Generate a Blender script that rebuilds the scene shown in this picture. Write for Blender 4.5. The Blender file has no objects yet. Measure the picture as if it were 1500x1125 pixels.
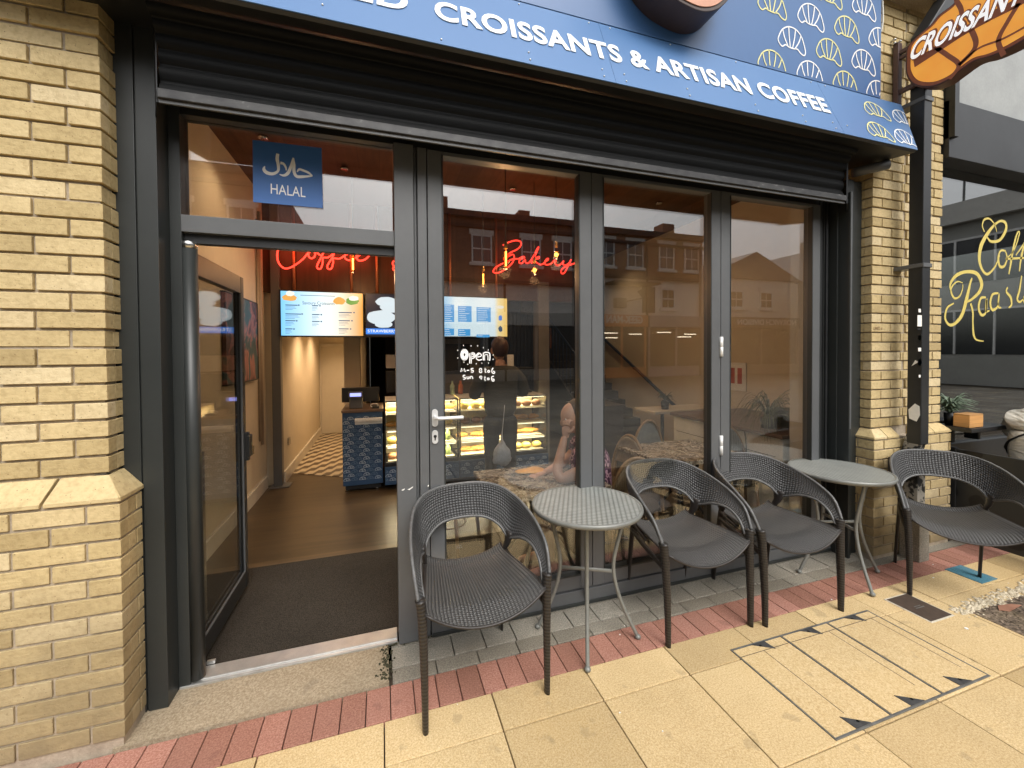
import bpy, math, random
from mathutils import Vector, Matrix
random.seed(7)
R = math.radians
sc = bpy.context.scene
COL = sc.collection

# ------------------------------------------------------------------ camera
F, PCX, PCY = 597.2, 750.0, 524.6
YAW, PIT, ROL = R(17.74), R(.98), R(-.38)
CAM = Vector((0, 0, 1.45))
fw = Vector((math.sin(YAW), math.cos(YAW), 0)); rt = Vector((math.cos(YAW), -math.sin(YAW), 0)); up = Vector((0, 0, 1))
f2 = fw * math.cos(PIT) - up * math.sin(PIT); u2 = up * math.cos(PIT) + fw * math.sin(PIT)
cr = rt * math.cos(ROL) + u2 * math.sin(ROL); cu = u2 * math.cos(ROL) - rt * math.sin(ROL)
cd = bpy.data.cameras.new('camera'); cam = bpy.data.objects.new('camera', cd); COL.objects.link(cam)
cam.matrix_world = Matrix(((cr.x, cu.x, -f2.x, CAM.x), (cr.y, cu.y, -f2.y, CAM.y), (cr.z, cu.z, -f2.z, CAM.z), (0, 0, 0, 1)))
cd.sensor_fit = 'HORIZONTAL'; cd.sensor_width = 36; cd.lens = F / 1500 * 36
cd.shift_y = -(562.5 - PCY) / 1500
cd.clip_start = .05; cd.clip_end = 600
sc.camera = cam

# ------------------------------------------------------------------ world, sun, exposure
SUN_EL, SUN_AZ = R(50), R(172)     # azimuth clockwise from +y
w = bpy.data.worlds.new('World'); sc.world = w; w.use_nodes = True
nt = w.node_tree; bg = nt.nodes['Background']
sky = nt.nodes.new('ShaderNodeTexSky'); sky.sky_type = 'NISHITA'; sky.sun_disc = False
sky.sun_elevation = SUN_EL; sky.sun_rotation = SUN_AZ; sky.dust_density = 6; sky.air_density = 1.2; sky.ozone_density = 1
hsv = nt.nodes.new('ShaderNodeHueSaturation'); hsv.inputs['Saturation'].default_value = .2
nt.links.new(sky.outputs[0], hsv.inputs['Color']); nt.links.new(hsv.outputs[0], bg.inputs[0]); bg.inputs[1].default_value = .15
sl = bpy.data.lights.new('sun', 'SUN'); sl.energy = .5; sl.angle = R(30); sl.color = (1, .95, .88)
so = bpy.data.objects.new('sun', sl); COL.objects.link(so)
sdir = Vector((math.sin(SUN_AZ) * math.cos(SUN_EL), math.cos(SUN_AZ) * math.cos(SUN_EL), math.sin(SUN_EL)))
so.rotation_euler = sdir.to_track_quat('Z', 'Y').to_euler(); so.location = (0, -4, 12)
sc.view_settings.view_transform = 'Standard'; sc.view_settings.look = 'None'
sc.view_settings.exposure = .68; sc.view_settings.gamma = 1
sc.cycles.max_bounces = 8; sc.cycles.transparent_max_bounces = 24; sc.cycles.glossy_bounces = 4
sc.cycles.caustics_reflective = False; sc.cycles.caustics_refractive = False; sc.cycles.sample_clamp_indirect = 4

# ------------------------------------------------------------------ ray helpers (a photo pixel to a point on a real plane)
def ray(px, py): return f2 * F + cr * (px - PCX) - cu * (py - PCY)
def on(ax, val, px, py):
    d = ray(px, py); t = (val - CAM[ax]) / d[ax]; return CAM + d * t

# ------------------------------------------------------------------ node material helpers
class NT:
    def __init__(s, name):
        s.m = bpy.data.materials.new(name); s.m.use_nodes = True; s.t = s.m.node_tree
        s.b = s.t.nodes['Principled BSDF']; s.out = s.t.nodes['Material Output']
    def n(s, typ, **k):
        nd = s.t.nodes.new(typ)
        for a, v in k.items(): setattr(nd, a, v)
        return nd
    def link(s, a, b): s.t.links.new(a, b)
    def put(s, sock, v):
        if isinstance(v, (int, float)): sock.default_value = v
        elif isinstance(v, (tuple, list)): sock.default_value = tuple(v) + ((1,) if len(v) == 3 and len(sock.default_value) == 4 else ())
        else: s.link(v, sock)
    def m_(s, op, a, b=None, c=None):
        nd = s.n('ShaderNodeMath', operation=op); s.put(nd.inputs[0], a)
        if b is not None: s.put(nd.inputs[1], b)
        if c is not None: s.put(nd.inputs[2], c)
        return nd.outputs[0]
    def mix(s, f, a, b, mode='MIX'):
        nd = s.n('ShaderNodeMix', data_type='RGBA', blend_type=mode)
        s.put(nd.inputs[0], f); s.put(nd.inputs[6], a); s.put(nd.inputs[7], b); return nd.outputs[2]
    def noise(s, scale, detail=4, vec=None, rough=.55, dist=0):
        nd = s.n('ShaderNodeTexNoise'); nd.inputs['Scale'].default_value = scale; nd.inputs['Detail'].default_value = detail
        nd.inputs['Roughness'].default_value = rough; nd.inputs['Distortion'].default_value = dist
        s.link(vec or s.obj(), nd.inputs['Vector']); return nd.outputs['Fac']
    def obj(s):
        if not hasattr(s, '_o'): s._o = s.n('ShaderNodeTexCoord').outputs['Object']
        return s._o
    def scaled(s, v):
        nd = s.n('ShaderNodeMapping'); s.link(s.obj(), nd.inputs[0]); nd.inputs['Scale'].default_value = v; return nd.outputs[0]
    def ramp(s, f, stops):
        nd = s.n('ShaderNodeValToRGB'); s.put(nd.inputs[0], f); e = nd.color_ramp.elements
        while len(e) < len(stops): e.new(.5)
        for q, (p, c) in zip(e, stops):
            q.position = p; q.color = tuple(c) + (1,) if len(c) == 3 else c
        return nd.outputs[0]
    def n_sep(s, colsock):
        nd = s.n('ShaderNodeSeparateColor'); s.link(colsock, nd.inputs[0]); return nd.outputs[0]
    def attr(s, name='shade'):
        nd = s.n('ShaderNodeAttribute', attribute_name=name); return nd.outputs['Fac']
    def bump(s, h, strength=.3, dist=.01, prev=None):
        nd = s.n('ShaderNodeBump'); nd.inputs['Strength'].default_value = strength; nd.inputs['Distance'].default_value = dist
        s.link(h, nd.inputs['Height'])
        if prev: s.link(prev, nd.inputs['Normal'])
        return nd.outputs[0]
    def fin(s, col, rough=.5, metal=0, spec=.5, normal=None):
        s.put(s.b.inputs['Base Color'], col); s.put(s.b.inputs['Roughness'], rough); s.put(s.b.inputs['Metallic'], metal)
        s.put(s.b.inputs['Specular IOR Level'], spec)
        if normal: s.link(normal, s.b.inputs['Normal'])
        return s.m
def c3(c, k): return tuple(min(1, max(0, x * k)) for x in c)
_cache = {}
def pm(name, col, rough=.5, metal=0, var=.15, scale=6, bump=.0, bscale=60, spec=.5, shade=False, rv=.1, bdist=.004):
    if name in _cache: return _cache[name]
    t = NT(name)
    n1 = t.noise(scale, 5); n2 = t.noise(scale * 9, 3)
    f = t.m_('ADD', t.m_('MULTIPLY', n1, .65), t.m_('MULTIPLY', n2, .35))
    c = t.ramp(f, [(.3, c3(col, 1 - var)), (.7, c3(col, 1 + var))])
    if shade: 
        g = t.attr(); c = t.mix(1.0, c, t.ramp(g, [(0, (.72, .70, .68)), (1, (1.12, 1.1, 1.06))]), 'MULTIPLY')
    nrm = t.bump(t.noise(bscale, 3), bump, bdist) if bump else None
    rr = t.m_('ADD', rough - rv / 2, t.m_('MULTIPLY', n1, rv))
    _cache[name] = t.fin(c, rr, metal, spec, nrm); return _cache[name]
def emi(name, col, strength=1, base=(0, 0, 0)):
    t = NT(name); t.put(t.b.inputs['Emission Color'], col); t.b.inputs['Emission Strength'].default_value = strength
    return t.fin(base, .4)
def glass(name, ior=2.2, tint=(.93, .94, .93), rough=0.0):
    t = NT(name); t.t.nodes.remove(t.b)
    tr = t.n('ShaderNodeBsdfTransparent'); tr.inputs[0].default_value = tint + (1,)
    gl = t.n('ShaderNodeBsdfGlossy'); gl.inputs['Roughness'].default_value = rough
    geo = t.n('ShaderNodeNewGeometry')
    fr = t.n('ShaderNodeFresnel'); fr.inputs[0].default_value = ior
    dot = t.n('ShaderNodeVectorMath', operation='DOT_PRODUCT'); t.link(geo.outputs['Incoming'], dot.inputs[0]); t.link(geo.outputs['Normal'], dot.inputs[1])
    a = t.m_('ABSOLUTE', dot.outputs['Value'])
    r0 = ((ior - 1) / (ior + 1)) ** 2
    fac = t.m_('ADD', r0, t.m_('MULTIPLY', 1 - r0, t.m_('POWER', t.m_('SUBTRACT', 1, a), 5)))
    t.t.nodes.remove(fr)
    # slight waviness of toughened glass
    nz = t.bump(t.noise(1.6, 1), .02, .02); t.link(nz, gl.inputs['Normal'])
    mx = t.n('ShaderNodeMixShader'); t.link(fac, mx.inputs[0]); t.link(tr.outputs[0], mx.inputs[1]); t.link(gl.outputs[0], mx.inputs[2])
    t.link(mx.outputs[0], t.out.inputs[0]); return t.m
def weave(name, c_hi, c_lo, rough=.35, su=1, sv=1, strength=.9, dist=.003, spec=.5, metal=0):
    """basket weave laid over the UV map (one UV unit = one strand)"""
    t = NT(name); uv = t.n('ShaderNodeUVMap'); sp = t.n('ShaderNodeSeparateXYZ'); t.link(uv.outputs[0], sp.inputs[0])
    u = t.m_('MULTIPLY', sp.outputs[0], su); v = t.m_('MULTIPLY', sp.outputs[1], sv)
    def strand(a, b, ph):   # strand runs along a, round across b
        fb = t.m_('SUBTRACT', t.m_('MULTIPLY', t.m_('FRACT', b), 2), 1)
        rnd = t.m_('SQRT', t.m_('MAXIMUM', t.m_('SUBTRACT', 1, t.m_('MULTIPLY', fb, fb)), 0))
        k = t.m_('MULTIPLY', t.m_('ADD', t.m_('ADD', a, t.m_('FLOOR', b)), ph), math.pi)
        return t.m_('MULTIPLY', rnd, t.m_('ADD', .5, t.m_('MULTIPLY', t.m_('SINE', k), .5)))
    h = t.m_('MAXIMUM', strand(u, v, 0), strand(v, u, 1.0))
    n1 = t.noise(14, 3)
    hc = t.m_('MULTIPLY', h, t.m_('ADD', .75, t.m_('MULTIPLY', n1, .5)))
    c = t.ramp(hc, [(.15, c_lo), (.95, c_hi)])  # highlight on raised strands and dark gaps put into the colour
    return t.fin(c, rough, metal, spec, t.bump(h, strength, dist))

# ------------------------------------------------------------------ mesh helpers
class MB:
    def __init__(s): s.v = []; s.f = []; s.uv = []; s.sh = []; s.smooth = []
    def _add(s, vs, fs, uv=None, shade=.5, smooth=False):
        o = len(s.v); s.v += [tuple(p) for p in vs]
        s.uv += (uv if uv else [(0, 0)] * len(vs))
        for f in fs: s.f.append(tuple(i + o for i in f)); s.sh.append(shade); s.smooth.append(smooth)
        return s
    def box(s, x0, x1, y0, y1, z0, z1, shade=.5, mat=None):
        x0, x1 = min(x0, x1), max(x0, x1); y0, y1 = min(y0, y1), max(y0, y1); z0, z1 = min(z0, z1), max(z0, z1)
        vs = [(x, y, z) for z in (z0, z1) for y in (y0, y1) for x in (x0, x1)]
        if mat is not None: vs = [tuple(mat @ Vector(p)) for p in vs]
        return s._add(vs, [(0, 2, 3, 1), (4, 5, 7, 6), (0, 1, 5, 4), (2, 6, 7, 3), (0, 4, 6, 2), (1, 3, 7, 5)], shade=shade)
    def prism(s, pts, axis, a, b, shade=.5):
        """2-D outline pts extruded along axis (0:x, pts=(y,z); 1:y, pts=(x,z); 2:z, pts=(x,y)) from a to b"""
        n = len(pts)
        def P(p, q): return (q, p[0], p[1]) if axis == 0 else (p[0], q, p[1]) if axis == 1 else (p[0], p[1], q)
        vs = [P(p, a) for p in pts] + [P(p, b) for p in pts]
        fs = [tuple(range(n - 1, -1, -1)), tuple(range(n, 2 * n))] + [(i, (i + 1) % n, n + (i + 1) % n, n + i) for i in range(n)]
        return s._add(vs, fs, shade=shade)
    def tube(s, path, r, n=8, cap=True, closed=False, flat=1.0, uvl=None, upv=None, shade=.5):
        P = [Vector(p) for p in path]; L = len(P)
        rr = r if isinstance(r, (list, tuple)) else [r] * L
        vs = []; uv = []; T = []
        for i in range(L):
            a = P[(i - 1) % L] if (closed or i > 0) else P[0]; b = P[(i + 1) % L] if (closed or i < L - 1) else P[-1]
            d = (b - a); T.append(d.normalized() if d.length > 1e-9 else Vector((0, 0, 1)))
        ref = Vector(upv) if upv else (Vector((0, 0, 1)) if abs(T[0].z) < .9 else Vector((1, 0, 0)))
        nr = (ref - T[0] * ref.dot(T[0])).normalized(); acc = 0
        for i in range(L):
            if i: nr = (nr - T[i] * nr.dot(T[i])); nr = nr.normalized() if nr.length > 1e-6 else Vector((1, 0, 0)); acc += (P[i] - P[i - 1]).length
            bn = T[i].cross(nr)
            for k in range(n):
                a = 2 * math.pi * k / n
                vs.append(P[i] + nr * (math.cos(a) * rr[i]) + bn * (math.sin(a) * rr[i] * flat)); uv.append((acc, k / n))
        fs = []
        for i in range(L if closed else L - 1):
            for k in range(n):
                j = (i + 1) % L; fs.append((i * n + k, i * n + (k + 1) % n, j * n + (k + 1) % n, j * n + k))
        if cap and not closed: fs += [tuple(range(n - 1, -1, -1)), tuple(range((L - 1) * n, L * n))]
        return s._add(vs, fs, uv, shade, True)
    def lathe(s, prof, c, n=24, axis=2, shade=.5, ang=2 * math.pi, cap=True):
        vs = []
        for (r, h) in prof:
            for k in range(n):
                a = ang * k / n; p = (r * math.cos(a), r * math.sin(a), h)
                if axis == 0: p = (p[2], p[0], p[1])
                if axis == 1: p = (p[0], p[2], p[1])
                vs.append((p[0] + c[0], p[1] + c[1], p[2] + c[2]))
        L = len(prof); fs = [(i * n + k, i * n + (k + 1) % n, (i + 1) * n + (k + 1) % n, (i + 1) * n + k) for i in range(L - 1) for k in range(n)]
        cap = cap and prof[0] != prof[-1]
        if cap and prof[0][0] > 1e-6: fs.append(tuple(range(n - 1, -1, -1)))
        if cap and prof[-1][0] > 1e-6: fs.append(tuple(range((L - 1) * n, L * n)))
        return s._add(vs, fs, None, shade, True)
    def ball(s, c, r, nu=16, nv=10, mat=None, fn=None, shade=.5):
        if isinstance(r, (int, float)): r = (r, r, r)
        vs = []; 
        for j in range(nv + 1):
            th = math.pi * j / nv
            for i in range(nu):
                ph = 2 * math.pi * i / nu
                p = Vector((math.sin(th) * math.cos(ph), math.sin(th) * math.sin(ph), math.cos(th)))
                if fn: p = fn(p)
                p = Vector((p.x * r[0], p.y * r[1], p.z * r[2]))
                if mat is not None: p = mat @ p
                vs.append(p + Vector(c))
        fs = [(j * nu + i, (j + 1) * nu + i, (j + 1) * nu + (i + 1) % nu, j * nu + (i + 1) % nu) for j in range(nv) for i in range(nu)]
        return s._add(vs, fs, None, shade, True)
    def grid(s, fn, nu, nv, uvs=(1, 1), shade=.5):
        vs = [fn(i / nu, j / nv) for j in range(nv + 1) for i in range(nu + 1)]
        uv = [(i / nu * uvs[0], j / nv * uvs[1]) for j in range(nv + 1) for i in range(nu + 1)]
        fs = [(j * (nu + 1) + i, j * (nu + 1) + i + 1, (j + 1) * (nu + 1) + i + 1, (j + 1) * (nu + 1) + i) for j in range(nv) for i in range(nu)]
        return s._add(vs, fs, uv, shade, True)
    def stroke(s, pts, wd, nrm, closed=False):
        """flat painted line: a ribbon lying in the plane with normal nrm"""
        P = [Vector(p) for p in pts]; N = Vector(nrm).normalized(); L = len(P); vs = []
        ww = wd if isinstance(wd, (list, tuple)) else [wd] * L
        for i in range(L):
            a = P[(i - 1) % L] if (closed or i > 0) else P[0]; b = P[(i + 1) % L] if (closed or i < L - 1) else P[-1]
            d = (b - a).normalized(); q = N.cross(d) * ww[i] / 2
            vs += [P[i] - q, P[i] + q]
        fs = []
        for i in range(L if closed else L - 1):
            j = (i + 1) % L; fs.append((2 * i, 2 * j, 2 * j + 1, 2 * i + 1))
        return s._add(vs, fs)
    def build(s, name, mat, parent=None, bevel=0, solid=0, sub=0, local=False):
        off = Vector((0, 0, 0))
        if parent is not None and not local:
            q = parent
            while q is not None: off += q.location; q = q.parent
        me = bpy.data.meshes.new(name)
        me.from_pydata([(p[0] - off.x, p[1] - off.y, p[2] - off.z) for p in s.v], [], s.f)
        uvl = me.uv_layers.new(name='UVMap')
        for lp in me.loops: uvl.data[lp.index].uv = s.uv[lp.vertex_index]
        at = me.attributes.new('shade', 'FLOAT', 'FACE'); at.data.foreach_set('value', s.sh)
        me.polygons.foreach_set('use_smooth', s.smooth)
        me.update(); me.materials.append(mat)
        o = bpy.data.objects.new(name, me); COL.objects.link(o)
        if parent is not None: o.parent = parent
        if solid: md = o.modifiers.new('solid', 'SOLIDIFY'); md.thickness = solid; md.offset = 0
        if bevel: md = o.modifiers.new('bevel', 'BEVEL'); md.width = bevel; md.segments = 2; md.limit_method = 'ANGLE'; md.angle_limit = R(40); md.harden_normals = False
        if sub: md = o.modifiers.new('sub', 'SUBSURF'); md.levels = md.render_levels = sub
        return o
def box(*a, **k): return MB().box(*a, **k)
def tag(o, label=None, cat=None, group=None, kind=None):
    if label: o['label'] = label
    if cat: o['category'] = cat
    if group: o['group'] = group
    if kind: o['kind'] = kind
    return o
def thing(name, label, cat, loc=(0, 0, 0), rz=0, group=None):
    o = bpy.data.objects.new(name, None); COL.objects.link(o); o.location = loc; o.rotation_euler = (0, 0, rz)
    o.empty_display_size = .1
    return tag(o, label, cat, group)
def struct(name, mb, mat, **k): return tag(mb.build(name, mat, **k), kind='structure')
def kids(o): return [c for c in bpy.data.objects if c.parent == o]
def copy_tree(o, parent=None, loc=None, rz=None, label=None, group=None):
    c = o.copy(); COL.objects.link(c)
    if parent is not None: c.parent = parent
    if loc is not None: c.location = loc
    if rz is not None: c.rotation_euler = (0, 0, rz)
    if label: c['label'] = label
    if group: c['group'] = group
    for ch in kids(o): copy_tree(ch, c)
    return c
def smooth(pts, k=6, closed=False):
    """Catmull-Rom through pts"""
    P = [Vector(p) for p in pts]; n = len(P); out = []
    for i in range(n if closed else n - 1):
        g = lambda j: P[j % n] if closed else P[max(0, min(n - 1, j))]
        a, b, c, d = g(i - 1), g(i), g(i + 1), g(i + 2)
        for q in range(k):
            t = q / k
            out.append(.5 * ((2 * b) + (c - a) * t + (2 * a - 5 * b + 4 * c - d) * t * t + (3 * b - a - 3 * c + d) * t ** 3))
    if not closed: out.append(P[-1])
    return out
def text_part(txt, mat, parent, origin, ux, uy, size, width=None, ext=.001, bold=0.0, name='lettering', shear=0, align='LEFT', space=1.0):
    cu_ = bpy.data.curves.new('t', 'FONT'); cu_.body = txt; cu_.size = size; cu_.extrude = ext; cu_.offset = bold * size; cu_.shear = shear
    cu_.space_character = space; cu_.resolution_u = 4
    ob = bpy.data.objects.new('t', cu_); COL.objects.link(ob)
    dg = bpy.context.evaluated_depsgraph_get(); me = bpy.data.meshes.new_from_object(ob.evaluated_get(dg))
    bpy.data.objects.remove(ob); bpy.data.curves.remove(cu_)
    X0 = min(v.co.x for v in me.vertices); X1 = max(v.co.x for v in me.vertices)
    k = width / (X1 - X0) if width else 1
    sh = 0 if align == 'LEFT' else (X1 - X0) / 2 if align == 'CENTER' else (X1 - X0)
    ux = Vector(ux).normalized(); uy = Vector(uy).normalized(); uz = ux.cross(uy); O = Vector(origin)
    off = Vector((0, 0, 0)); q = parent
    while q is not None: off += q.location; q = q.parent
    for v in me.vertices:
        c = v.co; v.co = O + ux * ((c.x - X0 - sh) * k) + uy * c.y + uz * c.z - off
    me.materials.clear(); me.materials.append(mat); me.name = name
    o = bpy.data.objects.new(name, me); COL.objects.link(o)
    if parent is not None: o.parent = parent
    return o

# ------------------------------------------------------------------ materials
def brick_mat(name='buff_brick'):
    t = NT(name); n1 = t.noise(5, 4); n2 = t.noise(55, 4); g = t.attr()
    c = t.ramp(g, [(0, (.39, .30, .155)), (.35, (.485, .38, .20)), (.7, (.56, .445, .245)), (1, (.62, .515, .325))])
    c = t.mix(1, c, t.ramp(n1, [(.3, (.86, .84, .80)), (.7, (1.05, 1.04, 1.02))]), 'MULTIPLY')
    c = t.mix(1, c, t.ramp(n2, [(.3, (.86, .84, .80)), (.55, (1.04, 1.04, 1.03))]), 'MULTIPLY')
    pit = t.n('ShaderNodeTexVoronoi'); pit.inputs['Scale'].default_value = 55; t.link(t.obj(), pit.inputs[0])
    c = t.mix(t.ramp(pit.outputs['Distance'], [(.05, (.75,) * 3), (.14, (0, 0, 0))]), c, (.16, .10, .05))
    z = t.n('ShaderNodeSeparateXYZ'); t.link(t.obj(), z.inputs[0])
    # splash dirt near the ground
    dirt = t.m_('MULTIPLY', t.ramp(t.m_('ADD', z.outputs[2], t.m_('MULTIPLY', t.noise(3, 5), .5)), [(.36, (1, 1, 1)), (1.0, (0, 0, 0))]), t.m_('ADD', .4, t.noise(9, 4)))
    c = t.mix(t.m_('MULTIPLY', dirt, .85), c, (.19, .15, .09))
    h = t.m_('ADD', t.noise(90, 3), t.m_('MULTIPLY', t.noise(14, 3, t.scaled((1, 1, 5))), .8))
    return t.fin(c, .85, 0, .25, t.bump(h, .35, .006))
M_BRICK = brick_mat()
M_MORTAR = pm('mortar', (.37, .31, .235), .95, var=.3, scale=12, bump=.4, bscale=200, spec=.1)
M_FRAME = pm('anthracite_powder_coat', (.024, .027, .026), .42, var=.10, scale=3, bump=.04, bscale=350, rv=.15)
M_FRAME2 = pm('grey_door_frame', (.105, .109, .112), .36, var=.08, scale=3, bump=.04, bscale=350, rv=.15)
M_BLACK = pm('black_metal', (.016, .017, .018), .42, var=.25, scale=3, rv=.2)
M_RUBBER = pm('black_rubber', (.012, .012, .012), .6)
M_ALU = pm('brushed_aluminium', (.62, .62, .60), .35, .8, var=.12, scale=20, rv=.2)
M_STEEL = pm('steel', (.55, .55, .54), .25, 1, var=.1, scale=10)
M_GLASS = glass('window_glass')
M_DGLASS = glass('door_glass', 2.1, (.86, .88, .86))
M_BLUE = pm('blue_sign_panel', (.095, .205, .46), .42, var=.05, scale=2, rv=.15)
M_WHITE = pm('white_lettering', (.85, .86, .85), .5, var=.03)
M_YELLOW = pm('pale_yellow_line', (.75, .72, .32), .5, var=.03)

def stone(name, col, sp1, sp2, rough=.85, stain=.25, bump=.3, scale=150, stains=(.5, .38, .2)):
    t = NT(name); a = t.noise(scale, 3, rough=.7); b = t.noise(scale * 2.4, 2); n = t.noise(2.2, 6); g = t.attr()
    c = t.ramp(a, [(.36, sp1), (.5, col), (.66, sp2)])
    c = t.mix(1, c, t.ramp(b, [(.3, (.8, .78, .74)), (.6, (1.04,) * 3)]), 'MULTIPLY')
    c = t.mix(1, c, t.ramp(g, [(0, (.76, .74, .70)), (.5, (.96, .95, .93)), (1, (1.12, 1.12, 1.12))]), 'MULTIPLY')
    c = t.mix(t.m_('MULTIPLY', t.ramp(n, [(.52, (0, 0, 0)), (.72, (1, 1, 1))]), stain), c, stains)
    vo = t.n('ShaderNodeTexVoronoi'); vo.inputs['Scale'].default_value = 4.5; t.link(t.obj(), vo.inputs[0])
    hit = t.m_('MULTIPLY', t.m_('LESS_THAN', t.m_('ADD', vo.outputs['Distance'], t.m_('MULTIPLY', t.noise(40, 2), .05)), .075), t.m_('GREATER_THAN', t.m_('FRACT', t.m_('MULTIPLY', t.n_sep(vo.outputs['Color']), 7.3)), .62))
    c = t.mix(t.m_('MULTIPLY', hit, .45), c, c3(col, .55))
    big = t.noise(1.1, 5, rough=.65); c = t.mix(1, c, t.ramp(big, [(.32, (.84, .82, .78)), (.6, (1.03, 1.03, 1.02))]), 'MULTIPLY')
    sp = t.noise(9, 4, rough=.4); c = t.mix(t.m_('MULTIPLY', t.ramp(sp, [(.66, (0, 0, 0)), (.70, (1, 1, 1))]), .35), c, c3(col, .45))
    return t.fin(c, rough, 0, .3, t.bump(t.m_('ADD', a, b), bump, .003))
M_SLAB = stone('buff_paving_slab', (.575, .432, .235), (.47, .335, .16), (.665, .53, .325), stain=.35, bump=.15, stains=(.40, .27, .11))
M_RED = stone('red_clay_paver', (.37, .18, .14), (.28, .125, .095), (.47, .26, .205), stain=.5, stains=(.24, .13, .10))
M_GREY = stone('grey_concrete_paver', (.30, .28, .24), (.20, .19, .165), (.40, .375, .33), stain=.6, stains=(.15, .13, .10))
M_SILLSTONE = stone('worn_concrete', (.34, .28, .20), (.27, .22, .155), (.43, .37, .28), stain=.6, scale=90, stains=(.22, .17, .11), bump=.6)
M_JOINT = pm('dark_joint_grit', (.075, .06, .045), .95, var=.5, scale=30, spec=.1)
M_ASPH = pm('asphalt', (.055, .055, .055), .9, var=.3, scale=40, bump=.4, bscale=250)

# ------------------------------------------------------------------ ground
struct('ground', MB().grid(lambda u, v: Vector((-60 + 130 * u, -60 + 62.0 * v, -.03)), 4, 4), M_JOINT)
def slabs(name, mat, x0, px, nx, y0, py, ny, gap=.0045, zt=0.0, dep=.028, skip=None, jitter=.0012):
    m = MB()
    for j in range(ny):
        for i in range(nx):
            a = x0 + i * px + gap / 2; b = x0 + (i + 1) * px - gap / 2; c = y0 + j * py + gap / 2; d = y0 + (j + 1) * py - gap / 2
            if skip and skip(a, b, c, d): continue
            z = zt + random.uniform(-jitter, jitter)
            m.box(a, b, c, d, z - dep, z, shade=random.random())
    return struct(name, m, mat, bevel=.003)
HX0, HX1, HY0, HY1 = 1.585, 2.545, 1.05, 1.532       # inspection cover
X0 = .428 - .4345 * 9
slabs('pavement', M_SLAB, X0, .4345, 24, 1.472 - .4325 * 4, .4325, 4)
slabs('pavement', M_SLAB, X0, .4345, 24, 1.472, .185, 1)
slabs('street', stone('street_setts', (.15, .14, .125), (.10, .095, .085), (.20, .19, .17), scale=60), -14, .87, 40, 1.472 - .4325 * 4 - .6 * 25, .6, 25, gap=.012)
struct('road', box(-30, 45, -60, -14.8, -.028, -.006), M_ASPH)
slabs('pavement', M_RED, .019 - .0957 * 30, .0957, 75, 1.6565, .1755, 1, gap=.0035)
m = MB()
x = .03
while x < 3.16: m.box(x, min(x + .193, 3.18), 1.837, 1.918, -.03, random.uniform(-.001, .001), shade=random.random() * .5); x += .197
x = .03; first = True
while x < 3.16:
    wdt = .285 if first else .152
    m.box(x, min(x + wdt, 3.18), 1.923, 2.058, -.03, random.uniform(-.001, .001) + .001, shade=.5 + random.random() * .5); x += wdt + .005; first = False
struct('pavement', m, M_GREY, bevel=.003)
struct('pavement', MB().box(.03, 3.2, 2.060, 2.09, -.03, .004, shade=.8).box(3.183, 4.3, 1.837, 1.9, -.03, .0, shade=.2), M_GREY)
dst = thing('door_step', 'worn pale concrete step in front of the open door', 'step', (-.47, 1.96, 0))
(MB().grid(lambda u, v: Vector((-.95 + .965 * u, 1.836 + .256 * v, .009 + .004 * v + .002 * math.sin(17 * u + 5 * v) * math.sin(9 * v + 11 * u))), 40, 12)).build('worn_top', M_SILLSTONE, dst)
box(-.95, .015, 1.8355, 2.085, -.03, .008).build('step_body', M_SILLSTONE, dst)

# moss in the gap at the end of the step
m = MB()
for k in range(130):
    t_ = random.random(); x = .0 + random.gauss(0, .016) + .01 * t_; y = 1.85 + .22 * t_
    if random.random() < .25: x = random.uniform(.01, .25); y = 2.066 + random.gauss(0, .006)
    r = random.uniform(.003, .007); m.ball((x, y, .009 + random.random() * .006), (r, r, r * .6), 5, 4)
tag(m.build('moss', pm('moss', (.045, .042, .02), .95, var=.5, scale=60)), kind='stuff')

# inspection cover with three slab filled trays
ic = thing('inspection_cover', 'large recessed pavement cover of three buff slab trays in a grey metal frame', 'drain cover', ((HX0 + HX1) / 2, (HY0 + HY1) / 2, 0))
M_GALV = pm('galvanised_frame', (.19, .19, .18), .5, .6, var=.35, scale=20, rv=.2)
m = MB(); e = .008; z1 = .0045
m.box(HX0, HX1, HY1 - e, HY1, -.01, z1).box(HX0, HX1, HY0, HY0 + e, -.01, z1)
m.box(HX0, HX0 + e * .8, HY0 + e, HY1 - e, -.01, z1).box(HX1 - e * .8, HX1, HY0 + e, HY1 - e, -.01, z1)
m.build('frame', M_GALV, ic, bevel=.001)
for xm in (1.902, 2.225):
    MB().box(xm - .004, xm + .004, HY0 + e, HY1 - e, -.01, z1).build('divider', M_GALV, ic, bevel=.001)
for (a, b) in ((HX0, 1.902), (1.902, 2.225), (2.225, HX1)):
    tr = MB().box(a + .0085, b - .0065, HY0 + e + .001, HY1 - e - .001, -.01, .0032, shade=.75).build('slab_tray', M_SLAB, ic, bevel=.001)
    MB().box(a + .009, b - .007, 1.476, 1.479, .003, .0036).box(b - .17 if a < 1.6 else b - .06, (b - .17 if a < 1.6 else b - .06) + .003, HY0 + .07, HY1 - .056, .003, .0036).build('slab_joint', M_JOINT, tr)
    xc = (a + b) / 2
    for (yb, s) in ((HY0 + e, 1), (HY1 - e, -1)):
        q = MB().prism([(xc - .038, yb), (xc + .046, yb), (xc + (-.046 if s > 0 else .055), yb + s * .056)][::s], 2, .0034, .0062)
        q.build('lifting_key_plate', pm('lifting_plate', (.075, .075, .075), .55, .5, var=.4, scale=30), tr, bevel=.001)
        MB().lathe([(.0001, .0066), (.006, .0066)], (xc, yb + s * .02, 0), 10).build('keyhole', M_RUBBER, tr)
wc = thing('small_metal_cover', 'small brown metal cover in the slabs under the far right chair leg', 'utility cover', (2.84, 1.46, 0))
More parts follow.
